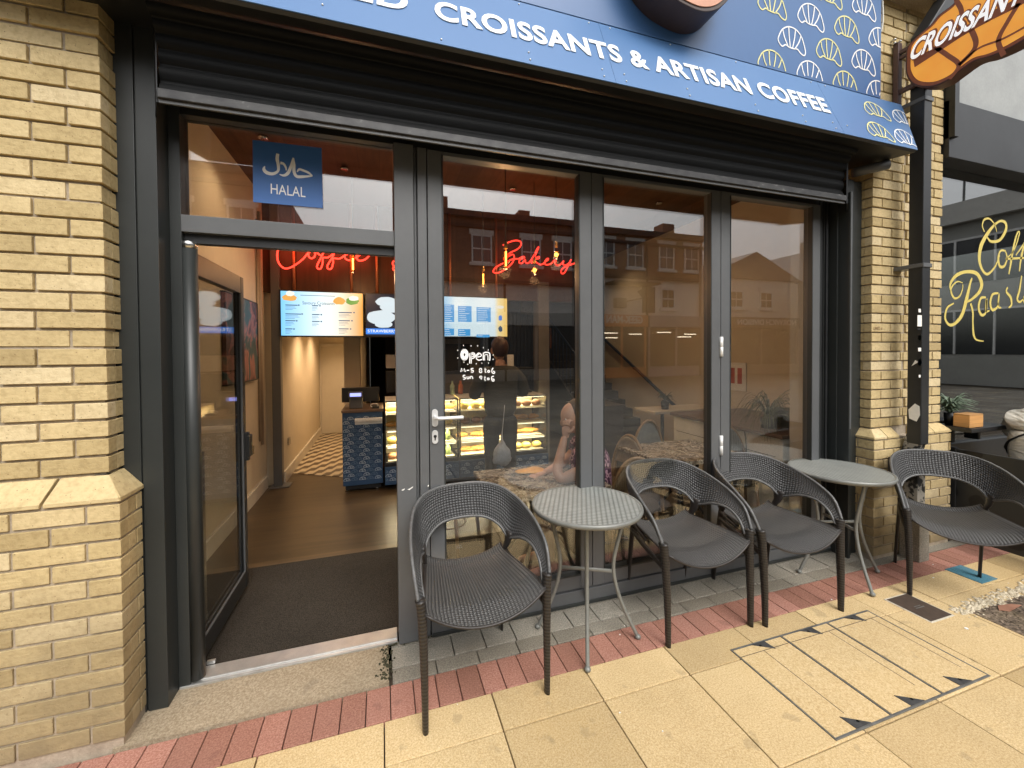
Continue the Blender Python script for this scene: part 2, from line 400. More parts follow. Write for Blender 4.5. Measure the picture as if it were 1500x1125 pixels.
MB().box(2.748, 2.94, 1.352, 1.568, -.01, .003).build('surround', pm('pale_mortar', (.55, .50, .40), .9, var=.2, scale=30), wc)
MB().box(2.756, 2.932, 1.36, 1.56, 0, .0055).build('lid', pm('brown_iron', (.085, .06, .045), .6, .3, var=.3, scale=40, bump=.4, bscale=120), wc, bevel=.001)
MB().box(2.81, 2.88, 1.45, 1.456, .005, .0062).box(2.82, 2.87, 1.463, 1.468, .005, .0062).build('cast_marks', M_GALV, wc)
tag(box(3.50, 3.665, 1.487, 1.66, -.01, .0042).build('painted_slab', stone('blue_painted_slab', (.06, .19, .27), (.05, .15, .22), (.09, .24, .33)), bevel=.001), 'faded blue painted patch on the pavement below the far right chair', 'painted marking')
# rough patch of pale mortar and dark grit at the far right
m = MB()
for k in range(700):
    x = random.uniform(2.98, 4.2); y = 1.36 + (x - 2.98) * .02 + random.gauss(0, .02); r = random.uniform(.004, .013)
    m.ball((x, y, .001), (r, r, r * .5), 5, 4, shade=random.random())
tag(m.build('loose_mortar', stone('pale_rubble', (.62, .55, .42), (.5, .43, .31), (.72, .65, .53))), kind='stuff')
m = MB().box(3.06, 5.5, 1.0, 1.34, -.01, .004)
for k in range(900):
    r = random.uniform(.004, .010); m.ball((random.uniform(3.08, 4.6), random.uniform(1.01, 1.335), .004), (r, r, r * .5), 5, 4, shade=random.random())
tag(m.build('grit_patch', stone('dark_grit', (.12, .09, .07), (.05, .04, .03), (.28, .22, .17), scale=60)), kind='stuff')
litter = [(.52, 1.235, .035), (.545, 1.23, .03), (1.14, 1.79, .012), (2.86, 1.27, .03), (1.2, 1.84, .006), (3.3, 1.62, .02), (2.46, 1.66, .012), (3.5, 1.72, .012), (.89, 1.4, .01), (1.0, 1.28, .008), (.28, 1.64, .006)]
lit_lab = ['torn white paper scrap on the slab in front of the first chair', 'small curled white paper scrap touching another scrap on the slab', 'tiny white fleck at the edge of the red pavers by a table foot', 'white flattened scrap between the two metal covers', 'tiny white crumb on the grey pavers', 'white scrap on red pavers left of the far right chair', 'white crumb on red pavers in front of the far table', 'white crumb on the red pavers by the downpipe foot', 'pale crumb in the joint in front of the near table', 'pale crumb on a slab joint in front of the near table', 'tiny crumb beside the first chair leg']
M_PAPER = pm('paper', (.8, .79, .74), .8, var=.1)
for (x, y, s), lb in zip(litter, lit_lab):
    rz = random.random() * 3; pts = [(x + s * .5 * math.cos(a + rz) * random.uniform(.5, 1), y + s * .35 * math.sin(a + rz) * random.uniform(.5, 1)) for a in [k * math.pi / 3 for k in range(6)]]
    tag(MB().prism(pts, 2, .002, .0045).build('paper_scrap', M_PAPER), lb, 'litter')
lf = MB().prism([(3.22, 1.30), (3.27, 1.325), (3.36, 1.31), (3.40, 1.285), (3.33, 1.28), (3.26, 1.275)], 2, .006, .009)
tag(lf.build('dead_leaf', pm('dry_leaf', (.33, .16, .10), .8)), 'curled brown dead leaf on the dark grit at the right edge', 'leaf')

# ------------------------------------------------------------------ brick walls, every brick laid
CH = .0666; BH = .0565; BL = .203; PT = .909      # course height, brick height, brick pitch, plinth top
def brick_face(m, x0, x1, yf, z0, z1, nsh=0, corner='R', dep=.05, zoff=PT, recess=(lambda n: 0), skip=None):
    """stretcher bond on a wall facing -y between x0,x1, bricks end flush at the corner side"""
    n0 = int(math.floor((z0 - zoff) / CH + 1e-6)); n1 = int(math.ceil((z1 - zoff) / CH - 1e-6))
    for n in range(n0, n1):
        zb = zoff + n * CH + .005; zt = min(zb + BH, z1 + .1)
        rc = recess(n); half = n % 2
        k = 0
        L = BL - .0095
        cur = (x1 - rc) if corner == 'R' else (x0 + rc)
        first = True
        while (cur > x0 + .02) if corner == 'R' else (cur < x1 - .02):
            l = (L * .485 if (first and half) else L)
            a, b = ((max(cur - l, x0), cur) if corner == 'R' else (cur, min(cur + l, x1)))
            sh = min(1, max(0, random.gauss(.55, .28)))
            if not (skip and skip(a, b, zb)):
                m.box(a, b, yf + rc + random.uniform(-.0012, .0012), yf + dep + rc, zb + random.uniform(-.0006, .0006), zt + random.uniform(-.0006, .0006), shade=sh)
            cur = (a - .0095) if corner == 'R' else (b + .0095); first = False
def wall_return(m, xc, side, y0, y1, z0, z1, zoff=PT, recess=(lambda n: 0)):
    """bricks seen on the short return face at x = xc; side -1: face looks to -x, +1: looks to +x"""
    n0 = int(math.floor((z0 - zoff) / CH + 1e-6)); n1 = int(math.ceil((z1 - zoff) / CH - 1e-6))
    for n in range(n0, n1):
        zb = zoff + n * CH + .005; rc = recess(n)
        a, b = (xc - .06 - rc, xc - .0006 - rc) if side > 0 else (xc + .0006 + rc, xc + .06 + rc)
        ys = [(y0 + .052 + rc, y1)] if (n % 2 == 0 or y1 - y0 < .11) else [(y0 + .052 + rc, y0 + .1), (y0 + .1095, y1)]
        for (c, d) in ys:
            if d - c > .01: m.box(a, b, c, d, zb, zb + BH, shade=min(1, max(0, random.gauss(.5, .2))))
rec = lambda n: .007 if (n % 8) == 1 else 0.0
XL = -.968; YU = 1.89; YP = 1.835
lw = thing('brick_wall', 'buff brick wall on the far left with a sloped plinth course', 'brick wall', (-1.5, 1.95, 0))
m = MB()
z0u = PT + .098
brick_face(m, -3.4, XL, YU, z0u, 4.2, zoff=z0u, recess=lambda n: rec(n + 2))
wall_return(m, XL, 1, YU, 2.0, z0u, 4.2, zoff=z0u, recess=lambda n: rec(n + 2))
m.build('upper_bricks', M_BRICK, lw, bevel=.0018)
m = MB()
brick_face(m, -3.4, -.911, YP, PT - CH * 13, PT, nsh=1)
wall_return(m, -.911, 1, YP, 1.98, PT - CH * 13, PT)
m.build('plinth_bricks', M_BRICK, lw, bevel=.0018)
m = MB()
L = BL + .02
for k in range(13):
    xa, xb = -.911 - (k + 1) * L + .01, -.911 - k * L
    xa2, xb2 = xa + (0), xb - (.055 if k == 0 else 0)
    vs = [(xa - .0, YP - .004, PT + .006), (xb, YP - .004, PT + .006), (xb, YP - .004, PT + .020), (xb2, YU, z0u - .006), (xa2, YU, z0u - .006), (xa, YP - .004, PT + .020)]
    sk = .016
    pts = [(YP - .004, PT + .006), (YU + .03, PT + .006), (YU + .03, z0u - .006), (YU, z0u - .006), (YP - .004, PT + .020)]
    vs = [(xa + (sk if (i >= 2 and i < 4) else 0), p[0], p[1]) for i, p in enumerate(pts)] + [((xb - (.057 if k == 0 else -sk)) if (i in (2, 3)) else xb, p[0], p[1]) for i, p in enumerate(pts)]
    m._add(vs, [(4, 3, 2, 1, 0), (5, 6, 7, 8, 9)] + [(i, (i + 1) % 5, 5 + (i + 1) % 5, 5 + i) for i in range(5)], shade=random.uniform(.6, 1))
pts = [(-.911 + .004, PT + .006), (-.911 + .004, PT + .02), (XL, z0u - .006), (XL - .05, z0u - .006), (XL - .05, PT + .006)]
m._add([(x, YP - .004 if i < 2 else YU + (.0 if i != 2 else 0), z) for i, (x, z) in enumerate(pts)] + [(x, 1.985, z) for (x, z) in pts],
       [(0, 1, 2, 3, 4), (9, 8, 7, 6, 5)] + [(i, 5 + i, 5 + (i + 1) % 5, (i + 1) % 5) for i in range(5)], shade=.5)
m.build('sloped_plinth_course', M_BRICK, lw, bevel=.002)
MB().box(-3.4, XL - .014, YU + .013, 2.6, PT, 4.2).box(-3.4, -.919, YP + .008, 2.6, -.03, PT + .01).build('mortar', M_MORTAR, lw)

# right pillar: two faces with the downpipe in front
XR = 3.232; XR2 = 3.99
rp = thing('brick_pillar', 'buff brick pillar between the cafe and the shop next door', 'brick pillar', (3.6, 2.1, 0))
YR = 1.93; YRP = 1.885; PTR = .822; z0r = PTR + .075
m = MB()
for (a, b, c_) in ((XR, 3.56, 'L'), (3.565, XR2, 'R')):
    brick_face(m, a, b, YR, z0r, 4.4, corner=c_, zoff=z0r, recess=lambda n: rec(n + 3))
wall_return(m, XR, -1, YR, 2.1, z0r, 4.4, zoff=z0r, recess=lambda n: rec(n + 3))
m.build('upper_bricks', M_BRICK, rp, bevel=.0018)
m = MB()
brick_face(m, XR - .04, XR2 + .04, YRP, PTR - CH * 12, PTR, corner='L', zoff=PTR, skip=lambda a, b, z: a > 3.42 and b < 3.62 and z > .62)
wall_return(m, XR - .04, -1, YRP, 2.1, PTR - CH * 12, PTR, zoff=PTR)
m.build('plinth_bricks', M_BRICK, rp, bevel=.0018)
m = MB()
pts = [(YRP - .004, PTR + .006), (YR + .03, PTR + .006), (YR + .03, z0r - .006), (YR, z0r - .006), (YRP - .004, PTR + .02)]
xs = [XR - .044, 3.32, 3.445]; xs2 = [3.62, 3.83, XR2 + .044]
for q in (xs, xs2):
    for a, b in zip(q[:-1], q[1:]):
        ia = .044 if a == xs[0] else 0; ib = -.044 if b == xs2[-1] else 0
        m._add([(a + (ia if i in (2, 3) else 0) + .003, p[0], p[1]) for i, p in enumerate(pts)] + [(b + (ib if i in (2, 3) else 0) - .003, p[0], p[1]) for i, p in enumerate(pts)],
               [(4, 3, 2, 1, 0), (5, 6, 7, 8, 9)] + [(i, (i + 1) % 5, 5 + (i + 1) % 5, 5 + i) for i in range(5)], shade=random.uniform(.4, .9))
q = [(XR - .044, PTR + .006), (XR - .044, PTR + .02), (XR, z0r - .006), (XR + .05, z0r - .006), (XR + .05, PTR + .006)]
m._add([(x, YRP - .004 if i < 2 else YR, z) for i, (x, z) in enumerate(q)] + [(x, 2.1, z) for (x, z) in q],
       [(4, 3, 2, 1, 0), (5, 6, 7, 8, 9)] + [(i, (i + 1) % 5, 5 + (i + 1) % 5, 5 + i) for i in range(5)], shade=.5)
m.build('sloped_plinth_course', M_BRICK, rp, bevel=.002)
MB().box(XR + .014, XR2 - .014, YR + .013, 2.5, PTR, 4.4).box(XR - .032, XR2 + .032, YRP + .008, 2.5, -.03, PTR + .01).build('mortar', M_MORTAR, rp)
text_part('UNIT 4', pm('scratched_marks', (.36, .26, .14), .9), rp, (3.25, YR - .0015, z0r + CH * 10 + .017), (1, 0, 0), (0, 0, 1), .034, .085, name='scratched_lettering')

# downpipe
dp = thing('downpipe', 'black square downpipe covered in stickers on the brick pillar', 'downpipe', (3.49, 1.85, 0))
MB().box(3.45, 3.53, 1.765, 1.845, .80, 3.55).build('pipe', M_BLACK, dp, bevel=.004)
for z in (1.995, 3.1): MB().box(3.444, 3.536, 1.759, 1.925, z, z + .027).build('bracket', M_FRAME2, dp, bevel=.002)
mt = Matrix.Translation((3.49, 1.805, 3.52)) @ Matrix.Rotation(R(38), 4, 'Y')
MB().box(-.05, .05, -.045, .045, 0, .55, mat=mt).build('offset_elbow', M_BLACK, dp, bevel=.006)
M_WORN = NT('flaking_black_paint'); q = M_WORN; nn = q.noise(22, 5)
M_WORN = q.fin(q.ramp(nn, [(.46, (.02, .02, .02)), (.52, (.30, .28, .24))]), .6, 0, .4, q.bump(nn, .4, .004))
mt = Matrix.Translation((3.495, 1.815, .83)) @ Matrix.Rotation(R(14), 4, 'X')
MB().box(-.043, .043, -.04, .04, -.10, .04, mat=mt).build('angled_section', M_WORN, dp, bevel=.004)
MB().box(3.46, 3.54, 1.785, 1.865, .03, .76).build('lower_pipe', M_WORN, dp, bevel=.004)
MB().box(3.452, 3.548, 1.777, 1.87, .69, .735).build('collar', pm('grey_collar', (.42, .42, .41), .5, .2), dp, bevel=.003)
MB().box(3.445, 3.55, 1.765, 1.88, .0, .30).build('concrete_foot', M_GREY, dp, bevel=.004)
MS = {'w': M_PAPER, 'b': pm('blue_sticker', (.25, .4, .62), .5), 'k': M_RUBBER}
for (px, py, wd, ht, c_) in ((1350, 470, 13, 22, 'w'), (1350, 455, 7, 7, 'w'), (1350, 495, 8, 12, 'w'), (1350, 512, 9, 7, 'w'), (1350, 531, 8, 15, 'b'), (1350, 551, 5, 5, 'w'), (1349, 482, 9, 3, 'k')):
    p = on(1, 1.763, px, py); w_ = wd * .0034; h_ = ht * .0034
    if c_ == 'b' or ht == 12: o = MB().lathe([(.0001, .0), (h_ / 2.3, .0)], (p.x - .018, 1.7635, p.z), 14, axis=1)
    else: o = MB().box(p.x - .018 - w_ / 2, p.x - .018 + w_ / 2, 1.7636, 1.7646, p.z - h_ / 2, p.z + h_ / 2)
    o.build('sticker', MS[c_], dp)
MB().prism([(1.775, 1.06), (1.80, 1.075), (1.835, 1.03), (1.83, .97), (1.79, .955), (1.772, 1.0)], 0, 3.4475, 3.4495).build('sticker', M_PAPER, dp)
MB().prism([(1.78, 1.36), (1.80, 1.37), (1.82, 1.33)], 0, 3.4475, 3.4495).build('sticker', M_PAPER, dp)
MB().box(3.33, 3.435, 1.872, 1.884, .60, .70).build('wall_plate', pm('dark_vent', (.05, .045, .04), .7, var=.3, scale=60), rp)

# ------------------------------------------------------------------ shopfront
sf = thing('shopfront', 'dark grey aluminium shopfront of folding glazed panels with an open door at the left', 'shopfront', (1.1, 2.09, 0))
ZT = 2.62
# left guide post and jamb
m = MB().box(-.982, -.914, 1.985, 2.14, -.0, 2.95).box(-.909, -.842, 1.985, 2.10, -.0, 2.95).box(-.915, -.907, 1.993, 2.1, 0, 2.95)
m.build('shutter_guide_post', M_FRAME, sf, bevel=.002)
MB().box(-.9855, -.979, 1.975, 2.0, 0, 2.9).build('sealant_strip', M_RUBBER, sf)
MB().box(-.842, -.800, 2.075, 2.16, .0, ZT).build('jamb', M_FRAME, sf, bevel=.002)
# head, transom, sill rails
MB().box(-.80, 2.93, 2.078, 2.15, 2.46, ZT).build('head_rail', M_BLACK, sf, bevel=.002)
m = MB().box(-.80, .066, 2.072, 2.15, 1.965, 2.037)
m.build('transom', M_FRAME2, sf, bevel=.002)
MB().box(-.80, .066, 2.10, 2.14, 1.925, 1.9645).build('door_stop', M_BLACK, sf)
MB().box(-.80, .06, 2.12, 2.13, 2.037, 2.46).build('glass_pane', M_GLASS, sf)
MB().box(-.84, .06, 2.070, 2.088, .006, .022).box(-.84, .06, 2.0885, 2.17, .006, .029).build('threshold', M_ALU, sf, bevel=.003)
# mullion profiles (x range, front y, material)
def mull(name, parts, z0=.012, z1=2.46, mat=None, parent=None):
    m = MB()
    for (a, b, y) in parts: m.box(a, b, y, 2.15, z0, z1)
    return m.build(name, mat or M_FRAME2, parent or sf, bevel=.0025)
mull('mullion', [(.066, .158, 2.055), (.161, .174, 2.085), (.177, .222, 2.07)])
mull('dark_gasket', [(.157, .2245, 2.092), (1.135, 1.142, 2.085), (2.054, 2.062, 2.085)], mat=M_RUBBER)
PANES = [(.226, 1.137), (1.140, 2.056), (2.060, 2.93)]
ST = .072
for k, (a, b) in enumerate(PANES):
    m = MB().box(a, a + ST, 2.068, 2.135, .10, 2.455).box(b - ST, b, 2.068, 2.135, .10, 2.455)
    m.box(a + ST, b - ST, 2.070, 2.133, .10, .175).box(a + ST, b - ST, 2.070, 2.133, 2.435, 2.455)
    fr = m.build('panel_frame', M_FRAME2, sf, bevel=.003)
    if k == 0: door2 = fr
    MB().box(a + ST - .006, b - ST + .006, 2.098, 2.112, .172, 2.44).build('glass_pane', M_GLASS, fr)
    MB().box(a + ST, a + ST + .006, 2.066, 2.098, .175, 2.435).box(b - ST - .006, b - ST, 2.066, 2.098, .175, 2.435).box(a + ST + .006, b - ST - .006, 2.066, 2.098, .175, .183).build('glazing_bead', M_FRAME, fr)
    if k == 2:
        for z in (1.47, .84):
            MB().lathe([(.0001, z - .062), (.011, z - .062), (.011, z - .004), (.009, z - .002), (.011, z), (.011, z + .062), (.0001, z + .062)], (a - .003, 2.062, 0), 12).build('hinge', pm('white_metal', (.8, .8, .78), .35, .2), fr)
MB().box(.226, 3.05, 2.062, 2.14, .012, .094).build('bottom_track', M_FRAME2, sf, bevel=.003)
MB().box(.226, 3.05, 2.052, 2.06, .012, .03).build('track_lip', M_FRAME, sf, bevel=.002)
mull('panel_stack_profile', [(2.934, 2.95, 2.10), (2.955, 2.972, 2.08), (2.977, 2.99, 2.12), (2.995, 3.012, 2.07), (3.017, 3.04, 2.11)], z1=2.6, mat=M_BLACK)
mull('panel_stack_face', [(2.935, 2.945, 2.072), (2.973, 2.977, 2.072), (3.041, 3.051, 2.03)], z1=2.6, mat=M_FRAME)
m = MB().box(3.052, 3.075, 1.955, 2.10, 0, 2.52).box(3.075, 3.13, 1.985, 2.10, .0, 2.62).box(3.13, 3.236, 1.999, 2.12, 0, 2.62)
m.build('shutter_guide_post', M_FRAME, sf, bevel=.003)
MB().box(3.055, 3.068, 1.952, 1.9545, .9, 2.52).build('worn_channel_edge', M_FRAME2, sf)
# handle of the second door leaf
hx = on(1, 2.066, 637, 612)
hd = MB(); hd.prism([(hx.x + .015 * math.cos(a), hx.z + (.027 if math.sin(a) > 0 else -.027) + .017 * math.sin(a)) for a in [k * math.pi / 10 for k in range(20)]], 1, 2.058, 2.069)
hd.tube([(hx.x, 2.06, hx.z + .004), (hx.x, 2.022, hx.z + .004)], .009, 10).tube(smooth([(hx.x, 2.03, hx.z + .004), (hx.x + .008, 2.018, hx.z + .004), (hx.x + .03, 2.014, hx.z + .003), (hx.x + .135, 2.016, hx.z + .002)], 5), .0095, 10)
hd.build('lever_handle', pm('satin_aluminium', (.74, .74, .73), .35, .35), door2, bevel=.001)
ez = on(1, 2.066, 637, 640).z
MB().prism([(hx.x + .015 * math.cos(a), ez + (.018 if math.sin(a) > 0 else -.018) + .016 * math.sin(a)) for a in [k * math.pi / 10 for k in range(20)]], 1, 2.060, 2.069).build('escutcheon', pm('satin_aluminium', (0,) * 3), door2, bevel=.001)
MB().lathe([(.0001, 2.0585), (.008, 2.0585), (.008, 2.06)], (hx.x, 0, ez + .004), 12, axis=1).box(hx.x - .003, hx.x + .003, 2.058, 2.06, ez - .016, ez).build('key_cylinder', M_RUBBER, door2)
# paint chips on the mullion
m = MB()
for (px, py, l) in ((588, 718, 5), (597, 717, 6), (601, 715, 4), (626, 712, 3)):
    p = on(1, 2.053, px, py); m.prism([(p.x, p.z), (p.x + l * .0033, p.z + .006), (p.x + l * .003, p.z + .002), (p.x + l * .0015, p.z - .004)], 1, 2.0535, 2.0548)
m.build('paint_chips', M_PAPER, sf)

# hand-drawn opening hours on the glass
def px_line(pts, y): return [on(1, y, a, b) for a, b in pts]
m = MB(); Y = 2.0955; N = (0, -1, 0)
def hl(pts, wd=.0045, closed=False, k=4, s=(1 / 12.5), o=(640, 500)):
    P = [on(1, Y, o[0] + a * s, o[1] + b * s) for a, b in pts]
    m.stroke(smooth(P, k, closed) if k > 1 else P, wd, N, closed)
ell = lambda cx, cy, rx, ry, n=10: [(cx + rx * math.cos(k * 2 * math.pi / n), cy + ry * math.sin(k * 2 * math.pi / n)) for k in range(n)]
for r in (1, .72, .42): hl(ell(505, 245, 68 * r, 98 * r), .004 if r == 1 else .0075, True)
hl([(600, 215), (605, 300), (600, 405)], .006); hl([(628, 215), (632, 300), (628, 408)], .004); hl([(630, 215), (680, 215), (700, 265), (670, 310), (630, 312)], .005); hl(ell(655, 258, 22, 24), .005, True)
hl([(722, 290), (800, 275), (812, 245), (770, 215), (725, 250), (722, 310), (765, 345), (830, 330)], .0055); hl([(742, 300), (745, 255), (775, 235)], .004)
hl([(852, 350), (848, 270), (852, 215)], .006); hl([(875, 350), (872, 270), (885, 245), (925, 245), (935, 290), (935, 350)], .004); hl([(852, 215), (900, 200), (960, 215), (972, 280), (965, 355)], .006)
for (a, b) in ((485, 75), (625, 85), (745, 85), (850, 115), (940, 155), (380, 165), (380, 305), (1030, 248), (1028, 328), (495, 380), (565, 420), (720, 410), (822, 400), (945, 400)):
    hl([(a, b - 11), (a + 2, b + 11)], .0035, k=1)
hl([(435, 560), (455, 495), (475, 545), (500, 495), (520, 560)], .005, k=1); hl([(545, 532), (590, 530)], .005, k=1); hl([(670, 495), (630, 500), (632, 525), (668, 535), (660, 565), (625, 560)], .005, k=3)
hl(ell(800, 515, 20, 18), .005, True); hl(ell(802, 555, 22, 20), .005, True)
hl([(885, 490), (885, 560), (905, 570)], .005, k=2); hl([(870, 515), (910, 513)], .004, k=1); hl(ell(948, 550, 18, 18), .005, True)
hl([(1030, 485), (1005, 530), (1012, 575), (1050, 585), (1060, 560), (1025, 545)], .005, k=3)
hl([(520, 620), (480, 628), (485, 655), (520, 665), (515, 690), (480, 695)], .005, k=3); hl([(550, 645), (555, 685), (585, 680), (585, 645)], .005, k=2); hl([(610, 690), (612, 645), (645, 645), (660, 690)], .005, k=2)
hl(ell(805, 655, 20, 18), .005, True); hl([(822, 655), (812, 700)], .005, k=1)
hl([(880, 640), (875, 705), (900, 712)], .005, k=2); hl([(862, 668), (900, 666)], .004, k=1); hl(ell(940, 688, 18, 16), .005, True)
hl([(1045, 640), (1005, 650), (1002, 700), (1025, 730), (1048, 715), (1040, 692), (1010, 690)], .005, k=3)
m.build('hand_drawn_opening_hours', M_WHITE, [c for c in kids(door2) if c.name.startswith('glass_pane')][0])

# open entrance door: leaf swung inwards, hinge side pivot tube
dr = MB()
DX, DY0, DY1, DZ = -.815, 2.165, 2.86, 1.905
dr.box(DX - .022, DX + .022, DY0, DY0 + .05, .035, DZ).box(DX - .022, DX + .022, DY1 - .045, DY1, .035, DZ)
dr.box(DX - .02, DX + .02, DY0 + .05, DY1 - .045, .035, .13).box(DX - .02, DX + .02, DY0 + .05, DY1 - .045, DZ - .10, DZ)
dr = dr.build('entrance_door', M_BLACK, sf, bevel=.003)
MB().box(DX - .006, DX + .006, DY0 + .045, DY1 - .04, .125, DZ - .095).build('door_glass', M_DGLASS, dr)
m = MB().box(DX + .012, DX + .021, DY0 + .05, DY1 - .05, .131, .137).box(DX + .012, DX + .021, DY1 - .051, DY1 - .046, .137, DZ - .1)
m.build('glazing_bead', M_FRAME2, dr)
MB().lathe([(.0001, .03), (.030, .03), (.030, 1.925), (.0001, 1.925)], (-.785, 2.105, 0), 24).build('pivot_tube', M_FRAME, dr)
MB().lathe([(.0305, 1.9), (.0305, 1.926), (.025, 1.931), (.0001, 1.931)], (-.785, 2.105, 0), 24).build('tube_cap', M_STEEL, dr)
m = MB().box(DX + .02, DX + .045, DY1 - .04, DY1 - .012, .80, .97).box(DX + .035, DX + .05, DY1 - .045, DY1 + .02, .82, .95)
m.build('door_lock', M_BLACK, dr, bevel=.003)
MB().box(-.775, -.742, 2.17, 2.185, .03, .045).build('floor_stop', M_ALU, sf, bevel=.002)

# halal notice on the transom pane
ha = [on(1, 2.117, *q) for q in ((370, 205), (471, 217), (473, 305), (371, 296))]
hs = tag(MB().prism([(p.x, p.z) for p in ha], 1, 2.1155, 2.1185).build('window_notice', pm('blue_sticker_film', (.045, .14, .40), .5, var=.04)), 'square blue notice reading HALAL in the pane over the open door', 'notice')
m = MB()
def hp(pts, wd): 
    P = [on(1, 2.1148, 360 + a / 9.375, 190 + b / 9.375) for a, b in pts]; S = smooth(P, 5); n = len(S)
    W = []
    for i in range(n):
        t_ = i / (n - 1) * (len(wd) - 1); k = min(int(t_), len(wd) - 2); W.append((wd[k] + (wd[k + 1] - wd[k]) * (t_ - k)) * .00032)
    m.stroke(S, W, (0, -1, 0))
hp([(440, 330), (432, 400), (448, 500), (440, 570), (370, 605), (290, 590), (250, 545), (262, 500)], [38, 44, 38, 32, 42, 50, 44, 8])
hp([(475, 455), (520, 470), (550, 520), (556, 560)], [40, 34, 26, 10])
hp([(462, 612), (520, 628), (575, 600), (615, 520), (650, 385)], [8, 34, 44, 40, 14])
hp([(655, 385), (660, 480), (665, 580), (700, 640), (780, 645), (915, 635)], [14, 42, 40, 44, 40, 18])
hp([(915, 635), (860, 590), (790, 560), (735, 545), (705, 580)], [18, 34, 34, 34, 12])
m.build('arabic_lettering', M_WHITE, hs)
c0 = on(1, 2.1148, 396.7, 283.5); c1 = on(1, 2.1148, 447.5, 289)
text_part('HALAL', M_WHITE, hs, (c0.x, 2.1148, c0.z), (c1 - c0), (0, 0, 1), .066, (c1 - c0).length, ext=.0004)

# roller shutter curtain, half rolled up under the hood
rs = thing('roller_shutter', 'black roller shutter rolled up above the door and windows', 'roller shutter', (1.1, 2.0, 2.47))
def curve(t):  # vertical curtain turning forward onto the roll
    pts = [(1.885, 2.43), (1.885, 2.52), (1.875, 2.60), (1.845, 2.665), (1.79, 2.705)]
    S = smooth([(p[0], p[1], 0) for p in pts], 12); i = min(int(t * (len(S) - 1)), len(S) - 2); f = t * (len(S) - 1) - i
    return S[i].lerp(S[i + 1], f)
prof = []
for i in range(121):
    t_ = i / 120; p = curve(t_); q = curve(min(1, t_ + .01)); d = (q - p).normalized() if (q - p).length > 1e-6 else Vector((0, 1, 0))
    n_ = Vector((-d.y, d.x, 0)); k = (t_ * 6.0) % 1
    b = .0075 * math.sin(math.pi * min(1, k / .8)) if k < .8 else -.003
    prof.append((p + n_ * b))
m = MB().grid(lambda u, v: Vector((-.785 + 3.655 * u, prof[int(round(v * 120))].x, prof[int(round(v * 120))].y)), 1, 120)
m.build('slat_curtain', pm('shutter_slats', (.0035, .004, .0045), .6, var=.3, spec=.15, scale=4, rv=.2), rs)
t = NT('weathered_shutter_bar'); nn = t.noise(30, 5, t.scaled((.5, 1, 1)))
MB().box(-.785, 2.87, 1.86, 1.893, 2.405, 2.44).build('bottom_bar', t.fin(t.ramp(nn, [(.35, (.035, .035, .037)), (.62, (.06, .06, .06)), (.76, (.24, .24, .23))]), .5, .3), rs, bevel=.003)
MB().box(-.785, 2.87, 1.872, 1.882, 2.392, 2.404).build('bar_lip', M_FRAME2, rs)
MB()._add([(-.787, 1.87, 2.39), (-.845, 2.0, 2.39), (-.845, 2.0, 2.76), (-.787, 1.87, 2.76), (-.79, 1.868, 2.39), (-.85, 1.998, 2.39), (-.85, 1.998, 2.76), (-.79, 1.868, 2.76)], [(0, 1, 2, 3), (7, 6, 5, 4), (0, 4, 5, 1), (3, 2, 6, 7), (0, 3, 7, 4), (1, 5, 6, 2)]).build('guide_cheek', M_BLACK, rs)
MB()._add([(2.872, 1.865, 2.39), (3.056, 1.985, 2.39), (3.056, 1.985, 2.76), (2.872, 1.865, 2.76), (2.877, 1.858, 2.39), (3.061, 1.978, 2.39), (3.061, 1.978, 2.76), (2.877, 1.858, 2.76)], [(0, 1, 2, 3), (7, 6, 5, 4), (0, 4, 5, 1), (3, 2, 6, 7), (0, 3, 7, 4), (1, 5, 6, 2)]).build('guide_cheek', M_BLACK, rs)

# hood with the blue sloping fascia
HT, HB = (1.865, 3.115), (1.70, 2.712); HXL, HXR = -1.32, 3.262
hood = thing('shop_sign_hood', 'long sloping blue fascia board with white lettering over the shutter', 'shop sign', (1.0, 1.9, 2.7))
up_ = Vector((0, HT[0] - HB[0], HT[1] - HB[1])); UL = up_.length; up_.normalize(); fn_ = Vector((1, 0, 0)).cross(up_); fn_ = -fn_ if fn_.y > 0 else fn_
def HP(x, s, off=.002): return Vector((x, HB[0], HB[1])) + up_ * (s * UL) + fn_ * off
m = MB()
seams = [HXL, -.62, 1.07, 2.6, HXR]
for a, b in zip(seams[:-1], seams[1:]):
    A = [HP(a + .0008, 0, 0), HP(b - .0008, 0, 0), HP((3.40 if b == HXR else b - .0008), 1, 0), HP(a + .0008, 1, 0)]
    B = [p - fn_ * .004 for p in A]
    m._add(A + B, [(0, 1, 2, 3), (7, 6, 5, 4), (0, 4, 5, 1), (1, 5, 6, 2), (2, 6, 7, 3), (3, 7, 4, 0)])
t = NT('blue_fascia'); nn = t.noise(1.1, 3); g2 = t.noise(260, 1, t.scaled((1, .02, .02)))
M_FASC = t.fin(t.mix(t.m_('MULTIPLY', g2, .12), t.ramp(nn, [(.3, (.062, .155, .335)), (.7, (.072, .172, .36))]), (.10, .21, .41)), .42, 0, .5)
m.build('fascia_panel', M_FASC, hood)
m = MB()
m.prism([(HB[0] + .004, HB[1] - .002), (1.715, 2.700), (1.80, 2.712), (2.2, 2.757), (2.2, 3.16), (HT[0] + .004, HT[1])], 0, HXL, HXR - .004)
m.build('housing', M_BLACK, hood, bevel=.001)
